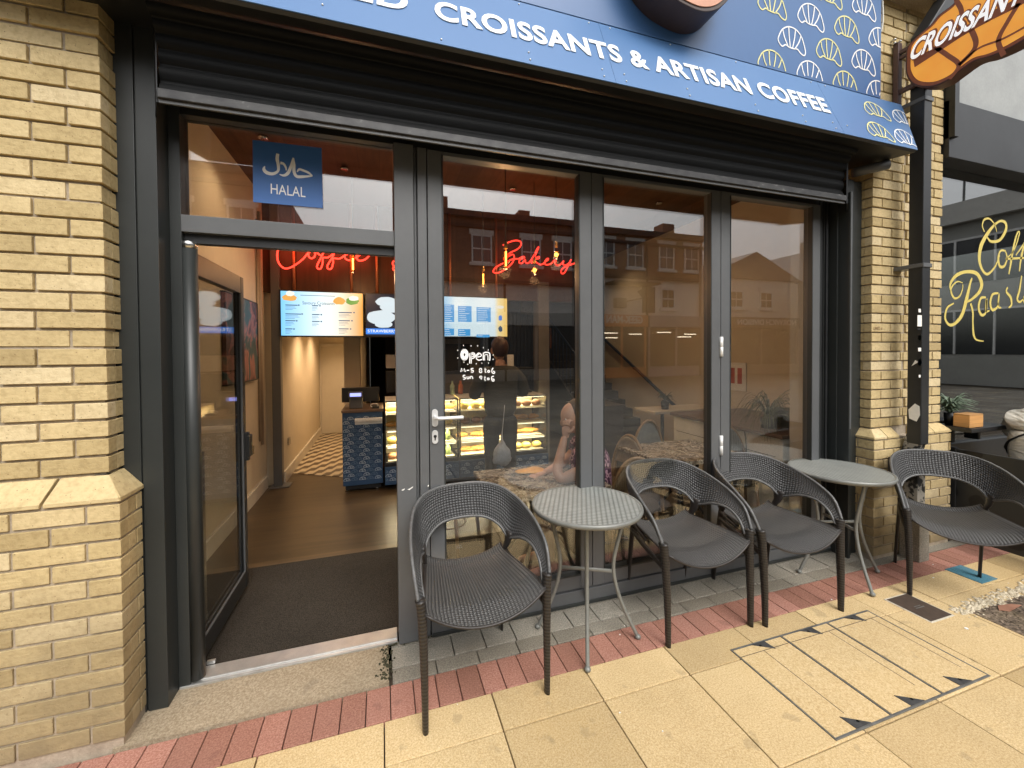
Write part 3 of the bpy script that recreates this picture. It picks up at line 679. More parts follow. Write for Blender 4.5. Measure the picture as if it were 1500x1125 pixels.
# rivets
m = MB()
for x in [-1.1, -.68, -.56, -.2, .25, .64, 1.01, 1.13, 1.5, 1.95, 2.3, 2.54, 2.66, 3.0, 3.2]:
    for s_ in (.06, .17, .95):
        if random.random() < .85: m.ball(HP(x, s_, .001), .0045, 8, 5)
m.build('rivets', M_ALU, hood)
xa = on(1, 1.787, 636, 15).x; xb = on(1, 1.781, 1211, 155).x
LH = .118
cpos = HP(0, .40, .004)
text_part('CROISSANTS & ARTISAN COFFEE', M_WHITE, hood, HP(xa, .36, .003), (1, 0, 0), up_, .170, xb - xa, ext=.0015, bold=.028, space=1.06)
text_part('FILLED', M_WHITE, hood, HP(xa - .11, .36, .003), (1, 0, 0), up_, .170, .55, ext=.0015, bold=.028, align='RIGHT', space=1.06)

# croissant line motif
def croissant(m, org, ux, uy, s, nrm, wd, rot=-3, detail=4, ys=.80):
    c, sn = math.cos(R(rot)), math.sin(R(rot)); ux = Vector(ux); uy = Vector(uy); org = Vector(org)
    T = lambda p: org + ux * ((p[0] * c - p[1] * ys * sn) * s) + uy * ((p[0] * sn + p[1] * ys * c) * s)
    def st(pts, k=detail, closed=False): m.stroke(smooth([T(p) for p in pts], k, closed) if k > 1 else [T(p) for p in pts], wd, nrm, closed)
    st([(-.46, -.36), (-.55, -.20), (-.50, .02), (-.38, .26), (-.14, .43), (.14, .43), (.38, .26), (.51, .0), (.60, -.30), (.55, -.46), (.40, -.42), (.26, -.31), (.10, -.34), (-.10, -.34), (-.24, -.30), (-.36, -.40), (-.46, -.36)])
    st([(-.38, .26), (-.30, -.02), (-.13, -.33)]); st([(-.14, .43), (-.11, .1), (-.04, -.34)]); st([(.14, .43), (.12, .1), (.05, -.34)]); st([(.38, .26), (.30, -.04), (.15, -.33)])
m1 = MB(); m2 = MB(); cols = [m1, m2]
wdl = .0075
for k, (x, s_) in enumerate([(3.045, .68), (2.95, .22), (3.195, .20), (3.31, .66), (-1.2, .7), (-.95, .62), (-.70, .7), (-1.1, .2), (-.85, .15), (-.60, .18), (-1.28, .4)]):
    mm = [m2, m2, m1, m1, m1, m2, m1, m2, m1, m2, m1][k]
    n0 = len(mm.v); croissant(mm, HP(x, s_, .003), (1, 0, 0), up_, .19, fn_, wdl)
for mm in (m1, m2):
    keep = []; ks = []; km = []
    for f, a, b in zip(mm.f, mm.sh, mm.smooth):
        ok = True
        for i in f:
            v = Vector(mm.v[i]); s_ = (v - Vector((v.x, HB[0], HB[1]))).dot(up_) / UL
            if s_ < .01 or s_ > .99 or v.x > HXR + (3.40 - HXR) * s_ - .004 or v.x < HXL + .004: ok = False
        if ok: keep.append(f); ks.append(a); km.append(b)
    mm.f, mm.sh, mm.smooth = keep, ks, km
m1.build('white_croissant_motifs', M_WHITE, hood); m2.build('yellow_croissant_motifs', M_YELLOW, hood)

# flat sign board above the hood
SY = 1.868
sb = thing('sign_board', 'flat blue sign board above the sloping fascia with outlined croissants', 'shop sign', (1.0, SY, 3.1))
MB().box(-1.4, 3.196, SY, SY + .05, 3.122, 4.5).build('board', pm('blue_board', (.050, .130, .30), .42, var=.05, scale=2), sb, bevel=.002)
m1 = MB(); m2 = MB()
for r_ in range(-1, 6):
    z = 3.51 + r_ * .178; x0 = 2.234 + (.158 if r_ % 2 else 0) - .0
    for k in range(4):
        x = x0 + k * .316
        if x > 3.19 or z < 3.12: continue
        croissant(m1 if (k + (0 if r_ % 2 == 0 else 1)) % 2 else m2, (x, SY - .002, z), (1, 0, 0), (0, 0, 1), .195, (0, -1, 0), wdl)
x0 = 2.236
for k in range(4): croissant(m2 if k % 2 == 0 else m1, (x0 + k * .31, SY - .002, 3.16), (1, 0, 0), (0, 0, 1), .195, (0, -1, 0), wdl)
for mm in (m1, m2):   # crop the motifs at the board's edge and the hood
    keep = []; ks = []; km = []
    for f, a, b in zip(mm.f, mm.sh, mm.smooth):
        if all(mm.v[i][0] < 3.192 and mm.v[i][2] > 3.124 for i in f): keep.append(f); ks.append(a); km.append(b)
    mm.f, mm.sh, mm.smooth = keep, ks, km
m1.build('white_croissant_motifs', M_WHITE, sb); m2.build('yellow_croissant_motifs', M_YELLOW, sb)
# built-up logo plaque, only its lower lobe shows
lg = smooth([(1.25, 3.30), (1.35, 3.22), (1.49, 3.18), (1.60, 3.18), (1.70, 3.23), (1.78, 3.34), (1.82, 3.55), (1.72, 3.95), (1.28, 4.0), (1.14, 3.65), (1.18, 3.43)], 6, True)
pl = MB().prism([(p.x, p.y) for p in lg], 1, SY - .16, SY - .001).build('raised_logo', pm('brown_return', (.045, .028, .024), .5), sb, bevel=.003)
cxl, czl = 1.46, 3.55
MB().prism([(cxl + (p.x - cxl) * .95, czl + (p.y - czl) * .95) for p in lg], 1, SY - .165, SY - .161).build('logo_face', pm('salmon_face', (.55, .27, .17), .45), pl, bevel=.001)

# bracket tube at the hood's right end
tb = MB().tube([(3.10, 1.97, 2.66), (3.262, 1.86, 2.69)], .033, 12).build('motor_tube_bracket', M_FRAME2, rs)

# projecting croissant sign
BX = 3.43
bs = thing('projecting_sign', 'orange croissant shaped sign with white letters projecting on a brown bracket', 'hanging sign', (BX, 1.9, 3.3))
def bp(px, py): p = on(0, BX, px, py); return (p.y, p.z)
out = [bp(*q) for q in ((1333, 92), (1334, 112), (1345, 127), (1368, 130), (1391, 122), (1408, 110), (1434, 92), (1462, 84), (1500, 66))]
end = out[-1]
out += [(end[0] - .10, end[1] + .03), (end[0] - .17, end[1] + .14), (end[0] - .16, end[1] + .30), (end[0] - .05, end[1] + .45), (end[0] + .12, end[1] + .56)]
out += [bp(*q) for q in ((1430, -45), (1408, 2), (1382, 24), (1369, 39), (1350, 55), (1335, 72))]
S = smooth([(p[0], p[1], 0) for p in out], 5, True)
cen = sum(S, Vector()) / len(S)
def inset(k, ctr=None): c_ = ctr or cen; return [(c_.x + (p.x - c_.x) * k, c_.y + (p.y - c_.y) * k) for p in S]
M_DBR = pm('dark_brown_sign', (.075, .030, .022), .5); M_MBR = pm('red_brown_outline', (.30, .085, .03), .5); 
t = NT('orange_sign_face'); t.put(t.b.inputs['Emission Color'], (1, .42, .06)); t.b.inputs['Emission Strength'].default_value = .22; M_OR = t.fin(t.ramp(t.noise(5, 2), [(.35, (.85, .31, .035)), (.65, (.95, .45, .06))]), .4, 0, .5)  # mild emission added to offset the dark shading on this face
MB().prism([(p.x, p.y) for p in S], 0, BX - .045, BX + .045).build('sign_body', M_DBR, bs, bevel=.003)
MB().prism(inset(.965), 0, BX - .0475, BX - .0455).build('brown_face', M_MBR, bs)
MB().prism(inset(.895), 0, BX - .0495, BX - .048).build('orange_face', M_OR, bs)
m = MB()
def sep(pts, wd): m.stroke(smooth([(BX - .0502, *bp(*q)) for q in pts], 5), wd, (-1, 0, 0))
sep([(1346, 96), (1380, 74), (1420, 48), (1460, 26), (1500, 6), (1540, -18)], .050)
sep([(1398, 118), (1412, 98), (1396, 84), (1378, 72)], .022); sep([(1412, 98), (1432, 78), (1437, 64), (1430, 46)], .024)
sep([(1478, 84), (1470, 62), (1484, 34), (1500, 8)], .022); sep([(1412, 52), (1416, 20), (1408, 0), (1418, -22)], .022); sep([(1352, 96), (1372, 62), (1376, 44)], .0)
sep([(1412, 98), (1440, 74), (1476, 60), (1510, 42)], .012)
m.build('brown_fold_lines', M_MBR, bs)
a0 = Vector((BX - .053, *bp(1339, 92))); a1 = Vector((BX - .053, *bp(1497, 9)))
d_ = (a1 - a0); n_ = Vector((-1, 0, 0)); uu = n_.cross(d_).normalized(); uu = uu if uu.z > 0 else -uu
upz = Vector((0, 0, 1)); 
t = NT('white_added_glow'); t.put(t.b.inputs['Emission Color'], (1, .95, .9)); t.b.inputs['Emission Strength'].default_value = .35; M_SGW = t.fin((.8, .8, .78), .5)  # emission added so the letters do not shade to grey
def tx(mat, off, bold, nm): return text_part('CROISSANT', mat, bs, a0 + Vector((off, 0, 0)), d_, (upz * .97 + d_.normalized() * .26), .165, d_.length * 1.05, ext=.0012, bold=bold, name=nm, shear=.12)
tx(M_MBR, .002, .075, 'letter_outline'); tx(M_SGW, -.001, .020, 'lettering')
# bracket
pb = bp(1312, 134); pt_ = bp(1312, 72)
yb = 1.925
m = MB().box(BX - .02, BX + .02, yb - .035, yb - .003, 3.14, 3.56)
m.box(BX - .012, BX + .012, 1.60, yb - .03, 3.475, 3.50).box(BX - .012, BX + .012, 1.60, yb - .03, 3.44, 3.46).box(BX - .012, BX + .012, 1.7, yb - .03, 3.205, 3.235)
m.build('bracket', pm('brown_bracket', (.10, .06, .055), .45, .2), bs, bevel=.003)
m = MB()
for z in (3.585, 3.56, 3.14, 3.12):
    for dx in (-.028, .028): m.tube([(BX + dx, 1.93, z), (BX + dx, 1.90, z)], .007, 6)
m.build('bolts', M_STEEL, bs)
tag(MB().tube(smooth([(3.24, 1.90, 4.3), (3.235, 1.89, 3.9), (3.215, 1.87, 3.66), (3.20, 1.872, 3.56)], 6), .005, 6).build('cable', pm('white_cable', (.6, .58, .5), .6)), 'thin white cable hanging beside the sign board corner', 'cable')
MB().box(3.2, 3.9, 1.80, 2.0, 3.86, 3.98).box(3.15, 4.0, 1.72, 2.0, 3.99, 4.25).build('stone_cornice', stone('stone_trim', (.45, .38, .28), (.35, .29, .21), (.55, .47, .36)), rp, bevel=.01)

# ------------------------------------------------------------------ woven chairs and tables outside
M_WEAVE = weave('dark_woven_resin', (.085, .085, .085), (.002, .002, .002), rough=.34, strength=1.0, dist=.006, spec=.5)
M_SEATW = weave('dark_woven_seat', (.066, .064, .061), (.004, .004, .004), rough=.38, strength=1.0, dist=.004, spec=.5)
M_RESIN = pm('dark_brown_resin', (.024, .020, .018), .42, var=.2, scale=10, bump=.15, bscale=80)
t = NT('ribbed_resin'); uvn = t.n('ShaderNodeUVMap'); sp = t.n('ShaderNodeSeparateXYZ'); t.link(uvn.outputs[0], sp.inputs[0])
rb = t.m_('ADD', .5, t.m_('MULTIPLY', .5, t.m_('SINE', t.m_('MULTIPLY', sp.outputs[0], 2 * math.pi / .0135))))
M_RIB = t.fin(t.ramp(rb, [(.15, (.010, .008, .007)), (.9, (.032, .028, .025))]), .4, 0, .5, t.bump(rb, .55, .002))
TOP = [(0, .278, .768), (.11, .266, .765), (.195, .216, .750), (.248, .13, .722), (.275, .02, .686), (.286, -.08, .645), (.286, -.165, .590), (.276, -.216, .50)]
BOT = [(0, .222, .618), (.105, .208, .610), (.172, .165, .578), (.208, .110, .530), (.236, .005, .565), (.252, -.085, .568), (.256, -.155, .532), (.250, -.200, .472)]
def arc_pts(A, n):
    full = [(-p[0], p[1], p[2]) for p in A[:0:-1]] + list(A)
    S = smooth(full, 8); L = [0]
    for a, b in zip(S[:-1], S[1:]): L.append(L[-1] + (b - a).length)
    return S, L
def make_chair(name, label, loc, rz, group=None):
    c = thing(name, label, 'chair', loc, rz, group)
    T_, LT = arc_pts(TOP, 0); B_, LB = arc_pts(BOT, 0); n = len(T_) - 1
    def surf(u, v):
        i = min(int(u * n + 1e-6), n); p = B_[i].lerp(T_[i], v)
        # belly outwards a little between the two rims
        mid = (B_[i] + T_[i]) / 2; o = Vector((mid.x, mid.y + .02, 0)); o = o.normalized() if o.length > 1e-4 else Vector((0, 1, 0))
        return p + o * (.012 * math.sin(math.pi * v))
    m = MB(); m.grid(surf, n, 8, (LT[-1] / .0145, 13))
    m.build('backrest', M_WEAVE, c, solid=.012, local=True)
    m = MB(); m.tube(T_, .0075, 8).tube(B_, .0075, 8)
    m.build('rim', M_WEAVE if False else pm('worn_grey_rim', (.10, .10, .098), .38, var=.35, scale=40, bump=.5, bscale=160, bdist=.003), c, local=True)
    # seat
    def seat(u, v):
        x_ = (u - .5) * 2; y = .185 - .415 * v; hw = .188 + .062 * min(1, v * 1.15)
        z = .432 - .026 * (1 - x_ * x_) + .020 * abs(x_) ** 3
        f = max(0, (v - .78) / .22); z -= (.004 + .034 * (1 - x_ * x_)) * f ** 1.4; y -= .028 * (1 - x_ * x_) * v
        if v < .12: z += .02 * (1 - v / .12) ** 2
        return Vector((x_ * hw, y, z))
    m = MB(); m.grid(seat, 28, 30)
    for i, q in enumerate(m.uv):
        v = q[1]; m.uv[i] = (q[0] * 34, 4.5 if v < .70 else 4.5 + (v - .70) * 56)
    m.build('seat', M_SEATW, c, solid=.010, local=True)
    E_ = [seat(u / 20, 1) for u in range(21)]
    MB().tube(E_, .006, 6).tube([seat(0, v / 12) for v in range(13)], .006, 6).tube([seat(1, v / 12) for v in range(13)], .006, 6).build('seat_edge', M_WEAVE if False else M_RESIN, c, local=True)
    for s in (-1, 1):
        P = smooth([(s * .268, -.208, .50), (s * .262, -.214, .44), (s * .258, -.222, .30), (s * .256, -.228, .15), (s * .255, -.23, .0)], 5)
        L = len(P); m = MB(); m.tube(P, [.0285 - .0125 * i / (L - 1) for i in range(L)], 10, flat=.72, upv=(0, 1, 0))
        m.build('front_leg', M_RIB, c, local=True)
        P = smooth([(s * .216, .128, .556), (s * .207, .132, .50), (s * .198, .155, .44), (s * .198, .178, .30), (s * .202, .215, .0)], 5); L = len(P)
        m = MB(); m.tube(P, [(.034 if i == 0 else .046) - .024 * min(1, i / (L * .34)) - .005 * i / L for i in range(L)], 12, flat=.42, upv=(0, 1, 0))
        m.build('rear_leg', M_RESIN, c, local=True)
        m = MB(); m.tube(smooth([(s * .199, .16, .405), (s * .225, .04, .395), (s * .252, -.12, .385), (s * .258, -.215, .37)], 5), .017, 8, flat=.6, upv=(0, 0, 1))
        m.tube(smooth([(s * .199, .150, .455), (s * .205, .10, .435), (s * .218, .0, .42)], 5), .012, 8)
        m.build('side_rail', M_RESIN, c, local=True)
    MB().tube([(-.199, .165, .40), (.199, .165, .40)], .014, 8).build('back_rail', M_RESIN, c, local=True)
    return c
G = 'woven armchairs along the shopfront'
ch1 = make_chair('woven_armchair', 'dark woven armchair nearest the camera, standing alone left of the near round table', (.388, 1.80, 0), R(2.5), G)
copy_tree(ch1, loc=(1.578, 1.872, 0), rz=R(-1), label='dark woven armchair just right of the near round table, its arm touching the next chair', group=G)
copy_tree(ch1, loc=(2.172, 1.825, 0), rz=R(-4), label='dark woven armchair pushed in at the left side of the far round table', group=G)
copy_tree(ch1, loc=(3.29, 1.53, 0), rz=R(-46), label='dark woven armchair at the far right with one leg on the small metal cover', group=G)

M_TTOP = weave('grey_woven_metal', (.30, .315, .295), (.06, .065, .06), rough=.45, strength=.8, dist=.004, spec=.5)
M_TLEG = pm('grey_painted_metal', (.19, .195, .18), .42, .2, var=.15, scale=20, bump=.08, bscale=200)
def make_table(name, label, loc, rz, group):
    t_ = thing(name, label, 'table', loc, rz, group)
    Rr, Z = .268, .672
    def disc(u, v):
        r = Rr * v; a = 2 * math.pi * u; return Vector((r * math.cos(a), r * math.sin(a), Z + .002 * (1 - v * v)))
    m = MB(); m.grid(disc, 48, 8)
    for i, p in enumerate(m.v): m.uv[i] = (p[0] / .023 + 50, p[1] / .017 + 50)
    m.build('table_top', M_TTOP, t_, local=True)
    MB().lathe([(Rr - .012, Z - .012), (Rr - .003, Z - .024), (Rr + .006, Z - .020), (Rr + .011, Z - .008), (Rr + .008, Z + .002), (Rr, Z + .004), (Rr - .004, Z + .001)], (0, 0, 0), 64, cap=False).build('rim', M_TLEG, t_, local=True)
    MB().lathe([(.001, Z - .005), (Rr - .003, Z - .006), (Rr - .003, Z - .012), (.001, Z - .010)], (0, 0, 0), 48).build('underside', M_TLEG, t_, local=True)
    for k in range(4):
        a = k * math.pi / 2; cx, cy = math.cos(a), math.sin(a)
        P = smooth([(r * cx, r * cy, z) for r, z in ((.195, .662), (.185, .60), (.158, .50), (.138, .41), (.134, .34), (.150, .25), (.185, .15), (.24, .035), (.25, .012))], 5)
        lg_ = MB().tube(P, .0095, 10).build('leg', M_TLEG, t_, local=True)
        MB().ball((.252 * cx, .252 * cy, .013), (.015, .015, .013), 12, 8).build('foot_cap', M_TLEG, lg_, local=True)
    MB().tube([(-.136, 0, .335), (.136, 0, .335)], .010, 8, flat=.5).build('cross_brace', M_TLEG, t_, local=True)
    MB().tube([(0, -.136, .335), (0, -.012, .335)], .010, 8, flat=.5).tube([(0, .012, .335), (0, .136, .335)], .010, 8, flat=.5).build('cross_brace', M_TLEG, t_, local=True)
    return t_
GT = 'round grey bistro tables on the pavement'
tb1 = make_table('bistro_table', 'round grey bistro table near the camera, between the first two woven chairs', (.985, 1.852, 0), math.atan2(1.728 - 1.852, 1.225 - .985), GT)
copy_tree(tb1, loc=(2.80, 1.85, 0), rz=R(-18), label='round grey bistro table farther off, in front of the brick pillar', group=GT)

# ------------------------------------------------------------------ cafe interior: structure
def boards(name, col, rough=.45, gap=.14, axis=0, var=.25, dark=.5):
    t = NT(name); sp = t.n('ShaderNodeSeparateXYZ'); t.link(t.obj(), sp.inputs[0])
    q = t.m_('DIVIDE', sp.outputs[axis], gap); idx = t.m_('FLOOR', q); fr_ = t.m_('FRACT', q)
    wn = t.n('ShaderNodeTexWhiteNoise', noise_dimensions='1D'); t.link(idx, wn.inputs['W'])
    s_ = [1, 1, 1]; s_[axis] = 10; gr = t.noise(2.2, 6, t.scaled(tuple(s_)), dist=.6)
    c = t.ramp(gr, [(.3, c3(col, 1 - var)), (.7, c3(col, 1 + var))])
    c = t.mix(1, c, t.ramp(wn.outputs[0], [(0, (.75,) * 3), (1, (1.15,) * 3)]), 'MULTIPLY')
    g = t.m_('LESS_THAN', fr_, .03)
    c = t.mix(t.m_('MULTIPLY', g, dark), c, (.01, .008, .006))
    return t.fin(c, rough, 0, .4)
M_CREAM = pm('cream_wall', (.66, .58, .44), .75, var=.06, scale=2, bump=.05, bscale=120)
M_CREAM2 = pm('pale_wall', (.62, .57, .47), .75, var=.06, scale=2)
M_WOODD = boards('dark_wood_panel', (.075, .035, .018), .4, .22, 0)
M_CEIL = boards('dark_wood_ceiling', (.10, .045, .022), .5, .18, 0)
M_FLOOR = boards('brown_vinyl_floor', (.075, .050, .026), .32, .16, 1, dark=.3)
t = NT('coir_mat'); nn = t.noise(220, 2); M_MAT = t.fin(t.mix(1, t.ramp(nn, [(.35, (.018, .015, .012)), (.65, (.060, .052, .042))]), t.ramp(t.noise(2, 4), [(.3, (.8,) * 3), (.7, (1.1,) * 3)]), 'MULTIPLY'), .95, 0, .1, t.bump(nn, .8, .004))
t = NT('checker_tiles'); ck = t.n('ShaderNodeTexChecker'); mp = t.n('ShaderNodeMapping'); t.link(t.obj(), mp.inputs[0]); mp.inputs['Scale'].default_value = (10, 7.5, 0.001); mp.inputs['Rotation'].default_value = (0, 0, 0)
sepc = t.n('ShaderNodeSeparateXYZ'); t.link(mp.outputs[0], sepc.inputs[0])
skx = t.m_('ADD', sepc.outputs[0], t.m_('MULTIPLY', t.m_('FRACT', sepc.outputs[1]), -.5)); cmb = t.n('ShaderNodeCombineXYZ'); t.link(skx, cmb.inputs[0]); t.link(sepc.outputs[1], cmb.inputs[1]); cmb.inputs[2].default_value = .5
t.link(cmb.outputs[0], ck.inputs['Vector']); ck.inputs['Scale'].default_value = 1; ck.inputs['Color1'].default_value = (.55, .47, .33, 1); ck.inputs['Color2'].default_value = (.09, .06, .03, 1)
M_TILE = t.fin(ck.outputs[0], .4)
struct('cafe_floor', box(-1.2, 3.9, 3.13, 8.0, -.025, .0), M_FLOOR)
tag(box(-1.2, 3.9, 2.171, 3.129, -.025, .001).build('entrance_mat', M_MAT), 'wide dark coir mat lying just inside the open door', 'mat')
struct('corridor_floor', MB().prism([(-1.05, 5.45), (-.2, 4.93), (-.2, 7.9), (-1.05, 7.9)], 2, .002, .006), M_TILE)
struct('cafe_ceiling', box(-1.3, 4.0, 2.16, 8.1, 3.13, 3.2), M_CEIL)
struct('left_wall', MB().box(-1.3, -1.2, 2.16, 5.02, -.02, 3.13), M_CREAM)
struct('corridor_wall', MB().box(-1.3, -1.05, 5.03, 7.98, -.02, 3.1).box(-1.3, -.2, 7.92, 8.0, 0, 3.1).box(-.28, -.2, 5.7, 7.92, 0, 3.1), M_CREAM)
struct('corridor_ceiling', box(-1.05, -.285, 5.06, 7.915, 1.95, 2.0), M_CREAM2)
struct('skirting', MB().box(-1.1985, -1.175, 2.3, 4.95, 0, .13).box(-1.0485, -1.03, 5.06, 7.915, 0, .13).box(-1.19, -1.186, 2.3, 4.95, .131, .15), pm('white_gloss', (.66, .62, .54), .3), bevel=.003)
struct('right_wall', box(3.9, 4.0, 2.16, 8.1, -.02, 3.13), M_CREAM)
struct('window_reveal_wall', box(2.985, 3.20, 2.19, 2.33, .0, 3.13), M_CREAM2)
struct('back_wall', MB().box(-.19, 3.9, 7.6, 7.7, 0, 3.12), pm('navy_wall', (.022, .026, .035), .6, var=.2))
tag(box(-1.2, 2.45, 4.98, 5.04, 2.10, 3.125).build('wood_bulkhead', M_WOODD), 'dark wood panelled bulkhead hanging above the menu screens', 'bulkhead')
struct('counter_back_wall', MB().box(.05, 2.0, 6.1, 6.2, 0, 3.12), pm('dark_back_wall', (.035, .032, .032), .6, var=.2))

tag(MB().box(-.45, -.26, 5.50, 5.66, 0, 3.1).build('cream_column', M_CREAM2, bevel=.004), 'pale cream column behind the till', 'column')
dcol = thing('steel_column', 'dark grey steel column with a foot plate at the mouth of the corridor', 'column', (-1.08, 4.97, 0))
MB().box(-1.12, -1.035, 4.93, 5.02, .012, 3.12).build('shaft', M_FRAME2, dcol, bevel=.004)
MB().box(-1.15, -.96, 4.88, 5.05, 0, .012).build('foot_plate', M_FRAME2, dcol, bevel=.002)
cdr = thing('corridor_door', 'plain cream door closing the end of the corridor', 'door', (-.75, 7.9, 0))
MB().box(-1.02, -.42, 7.885, 7.915, .01, 1.55).build('leaf', M_CREAM2, cdr, bevel=.003)
MB().box(-1.045, -1.022, 7.87, 7.918, 0, 1.6).box(-.418, -.39, 7.87, 7.918, 0, 1.6).box(-1.022, -.418, 7.87, 7.918, 1.555, 1.6).build('frame', pm('white_gloss', (.5,) * 3), cdr, bevel=.003)
MB().ball((-.47, 7.87, .8), .025, 10, 8).build('knob', M_RUBBER, cdr)
for (x, y, z, lb) in ((-1.19, 4.45, .52, 'double socket low on the left wall by the steel column'), (-1.04, 5.3, .42, 'small socket on the corridor wall behind the steel column')):
    s_ = thing('wall_socket', lb, 'socket', (x, y, z)); MB().box(x - .008, x + .012, y - .035, y + .035, z - .04, z + .04).build('plate', M_STEEL, s_, bevel=.002)
tag(MB().tube([(-1.185, 4.72, .55), (-1.185, 4.72, 2.8)], .012, 8).tube([(-1.185, 4.80, .5), (-1.185, 4.80, 2.9)], .016, 8).build('conduit', pm('cream_conduit', (.4, .33, .25), .5)), 'pair of conduits running up the left wall', 'conduit')
# painting on the left wall
pt = thing('wall_picture', 'tall picture in dark teal, pink and brown on the left wall behind the open door', 'picture', (-1.2, 4.1, 1.6))
t = NT('painted_canvas'); nn = t.noise(2.6, 3, dist=1.2)
M_CANV = t.fin(t.ramp(nn, [(.30, (.02, .05, .06)), (.45, (.035, .10, .12)), (.52, (.40, .16, .14)), (.60, (.05, .03, .03)), (.72, (.25, .10, .05))]), .5)
MB().box(-1.197, -1.165, 3.75, 4.6, 1.20, 1.93).build('canvas', M_CANV, pt); MB().box(-1.197, -1.16, 4.602, 4.615, 1.195, 1.935).box(-1.197, -1.16, 3.74, 4.6, 1.932, 1.94).box(-1.197, -1.16, 3.74, 4.6, 1.188, 1.198).build('frame', M_BLACK, pt)

# ------------------------------------------------------------------ menu screens
def tv(label, x0, x1, z0, z1, y, mat):
    s_ = thing('menu_screen', label, 'screen', ((x0 + x1) / 2, y, z0), group='menu screens over the counter')
    MB().box(x0 - .012, x1 + .012, y, y + .05, z0 - .014, z1 + .012).build('casing', M_BLACK, s_, bevel=.003)
    p = MB().box(x0, x1, y - .002, y - .0005, z0, z1).build('display', mat, s_)
    m = MB()
    for q in (x0 + .12, x1 - .12): m.tube([(q, y + .06, z1 - .1), (q, y + .06, 3.12)], .016, 8)
    m.build('hanger_pole', pm('copper_pole', (.55, .22, .11), .4, .6), s_)
    return s_, p
def grad(name, stops, x0, x1, st=.75, rot=0):
    t = NT(name); sp = t.n('ShaderNodeSeparateXYZ'); t.link(t.obj(), sp.inputs[0])
    f = t.m_('DIVIDE', t.m_('SUBTRACT', t.m_('ADD', sp.outputs[0], t.m_('MULTIPLY', sp.outputs[2], rot)), x0), x1 - x0)
    t.put(t.b.inputs['Emission Color'], t.ramp(f, stops)); t.b.inputs['Emission Strength'].default_value = st; return t.fin((0, 0, 0), .3)
TY = 4.9
def tp(px, py): return on(1, TY - .004, px, py)
E_DK = emi('screen_dark_ink', (.04, .08, .14), 1); E_WH = emi('screen_white', (1, 1, 1), .8); E_BL = emi('screen_blue', (.05, .22, .75), .8); E_OR = emi('screen_orange', (.85, .42, .10), .7); E_GR = emi('screen_green', (.12, .25, .05), 1); E_CR = emi('screen_cream', (.95, .88, .75), .75)
a, b = on(1, TY, 411, 426), on(1, TY, 532, 492)
w1 = b.x - a.x
s1, d1 = tv('bright blue to orange menu screen listing croissants, leftmost of the row', a.x, b.x, b.z, a.z, TY, grad('screen_gradient_warm', [(0, (.22, .62, 1)), (.45, (.80, .95, 1)), (.68, (1, .93, .75)), (1, (.80, .36, .06))], -w1 / 2, w1 / 2))
def blob(name, cx, cy, rx, rz, mat, par, y=TY - .0035, n=18, wob=.12):
    random.seed(int(cx * 100 + cy)); c_ = tp(cx, cy)
    pts = [(c_.x + rx * .0069 * (1 + random.uniform(-wob, wob)) * math.cos(k * 2 * math.pi / n), c_.z + rz * .0069 * (1 + random.uniform(-wob, wob)) * math.sin(k * 2 * math.pi / n)) for k in range(n)]
    return MB().prism(pts, 1, y, y + .001).build(name, mat, par)
c_ = tp(443, 443); text_part('Savoury Croissants', E_DK, d1, (c_.x, TY - .004, c_.z - .02), (1, 0, 0), (0, 0, 1), .05, .32, ext=.0003)
def bars(rows, par, mat, nm='menu_text_lines'):
    m = MB()
    for (px, py, l, h) in rows:
        p = tp(px, py); m.box(p.x, p.x + l * .0069, TY - .0045, TY - .0035, p.z - h * .0069, p.z)
    m.build(nm, mat, par)
rows = []
for (px, py, wd) in ((418, 446, 17), (418, 459, 22), (418, 469, 14), (418, 481, 10), (457, 447, 9), (457, 460, 11), (457, 470, 11), (496, 457, 20), (496, 469, 17), (496, 481, 15)):
    rows.append((px, py, wd, 1.5)); rows += [(px, py + 3, wd * .8, .5), (px, py + 5, wd * .9, .5), (px, py + 7, wd * .6, .5)]; rows.append((px + wd + 1.5, py, 2.2, 2))
bars(rows, d1, E_DK); bars([(440, 432, 50, .8)], d1, E_DK)
blob('pastry_picture', 497, 441, 9, 6, E_OR, d1); blob('pastry_picture', 516, 441, 10, 6, E_GR, d1); blob('pastry_picture', 518, 437, 8, 4, E_CR, d1, TY - .0045)
blob('logo_picture', 424, 436, 11, 5, E_OR, d1); blob('logo_picture', 425, 430, 6, 4, E_CR, d1, TY - .0045)
a2, b2 = on(1, TY, 536, 432), on(1, TY, 640, 495)
s2, d2 = tv('dark menu screen with a white pastry and blue banner, half hidden by the mullion', a2.x, a2.x + w1, b.z, a.z, TY, emi('screen_black', (.01, .012, .02), 1))
for (cx, cy, rx, rz) in ((558, 465, 23, 12), (566, 442, 17, 8), (575, 450, 20, 9), (562, 475, 14, 6)): blob('pastry_picture', cx, cy, rx, rz, emi('screen_pale_pastry', (.78, .88, .92), .6), d2, wob=.06)
p = tp(536, 481); MB().box(p.x, p.x + .55, TY - .0065, TY - .005, p.z - .065, p.z).build('banner', E_BL, d2)
text_part('STRAWBERRY &', E_WH, d2, (p.x + .02, TY - .007, p.z - .045), (1, 0, 0), (0, 0, 1), .045, .36, ext=.0003)
a3 = on(1, TY, 620, 436); b3 = on(1, TY, 743, 497)
s3, d3 = tv('pale blue and white price list screen with an orange end, seen through the glass', b3.x - w1, b3.x, b.z, a.z, TY, grad('screen_gradient_cool', [(0, (.3, .65, 1)), (.2, (.75, .92, 1)), (.80, (.8, .93, 1)), (.86, (1, .8, .4)), (1, (1, .62, .16))], -w1 / 2, w1 / 2))
m = MB(); mb_ = []
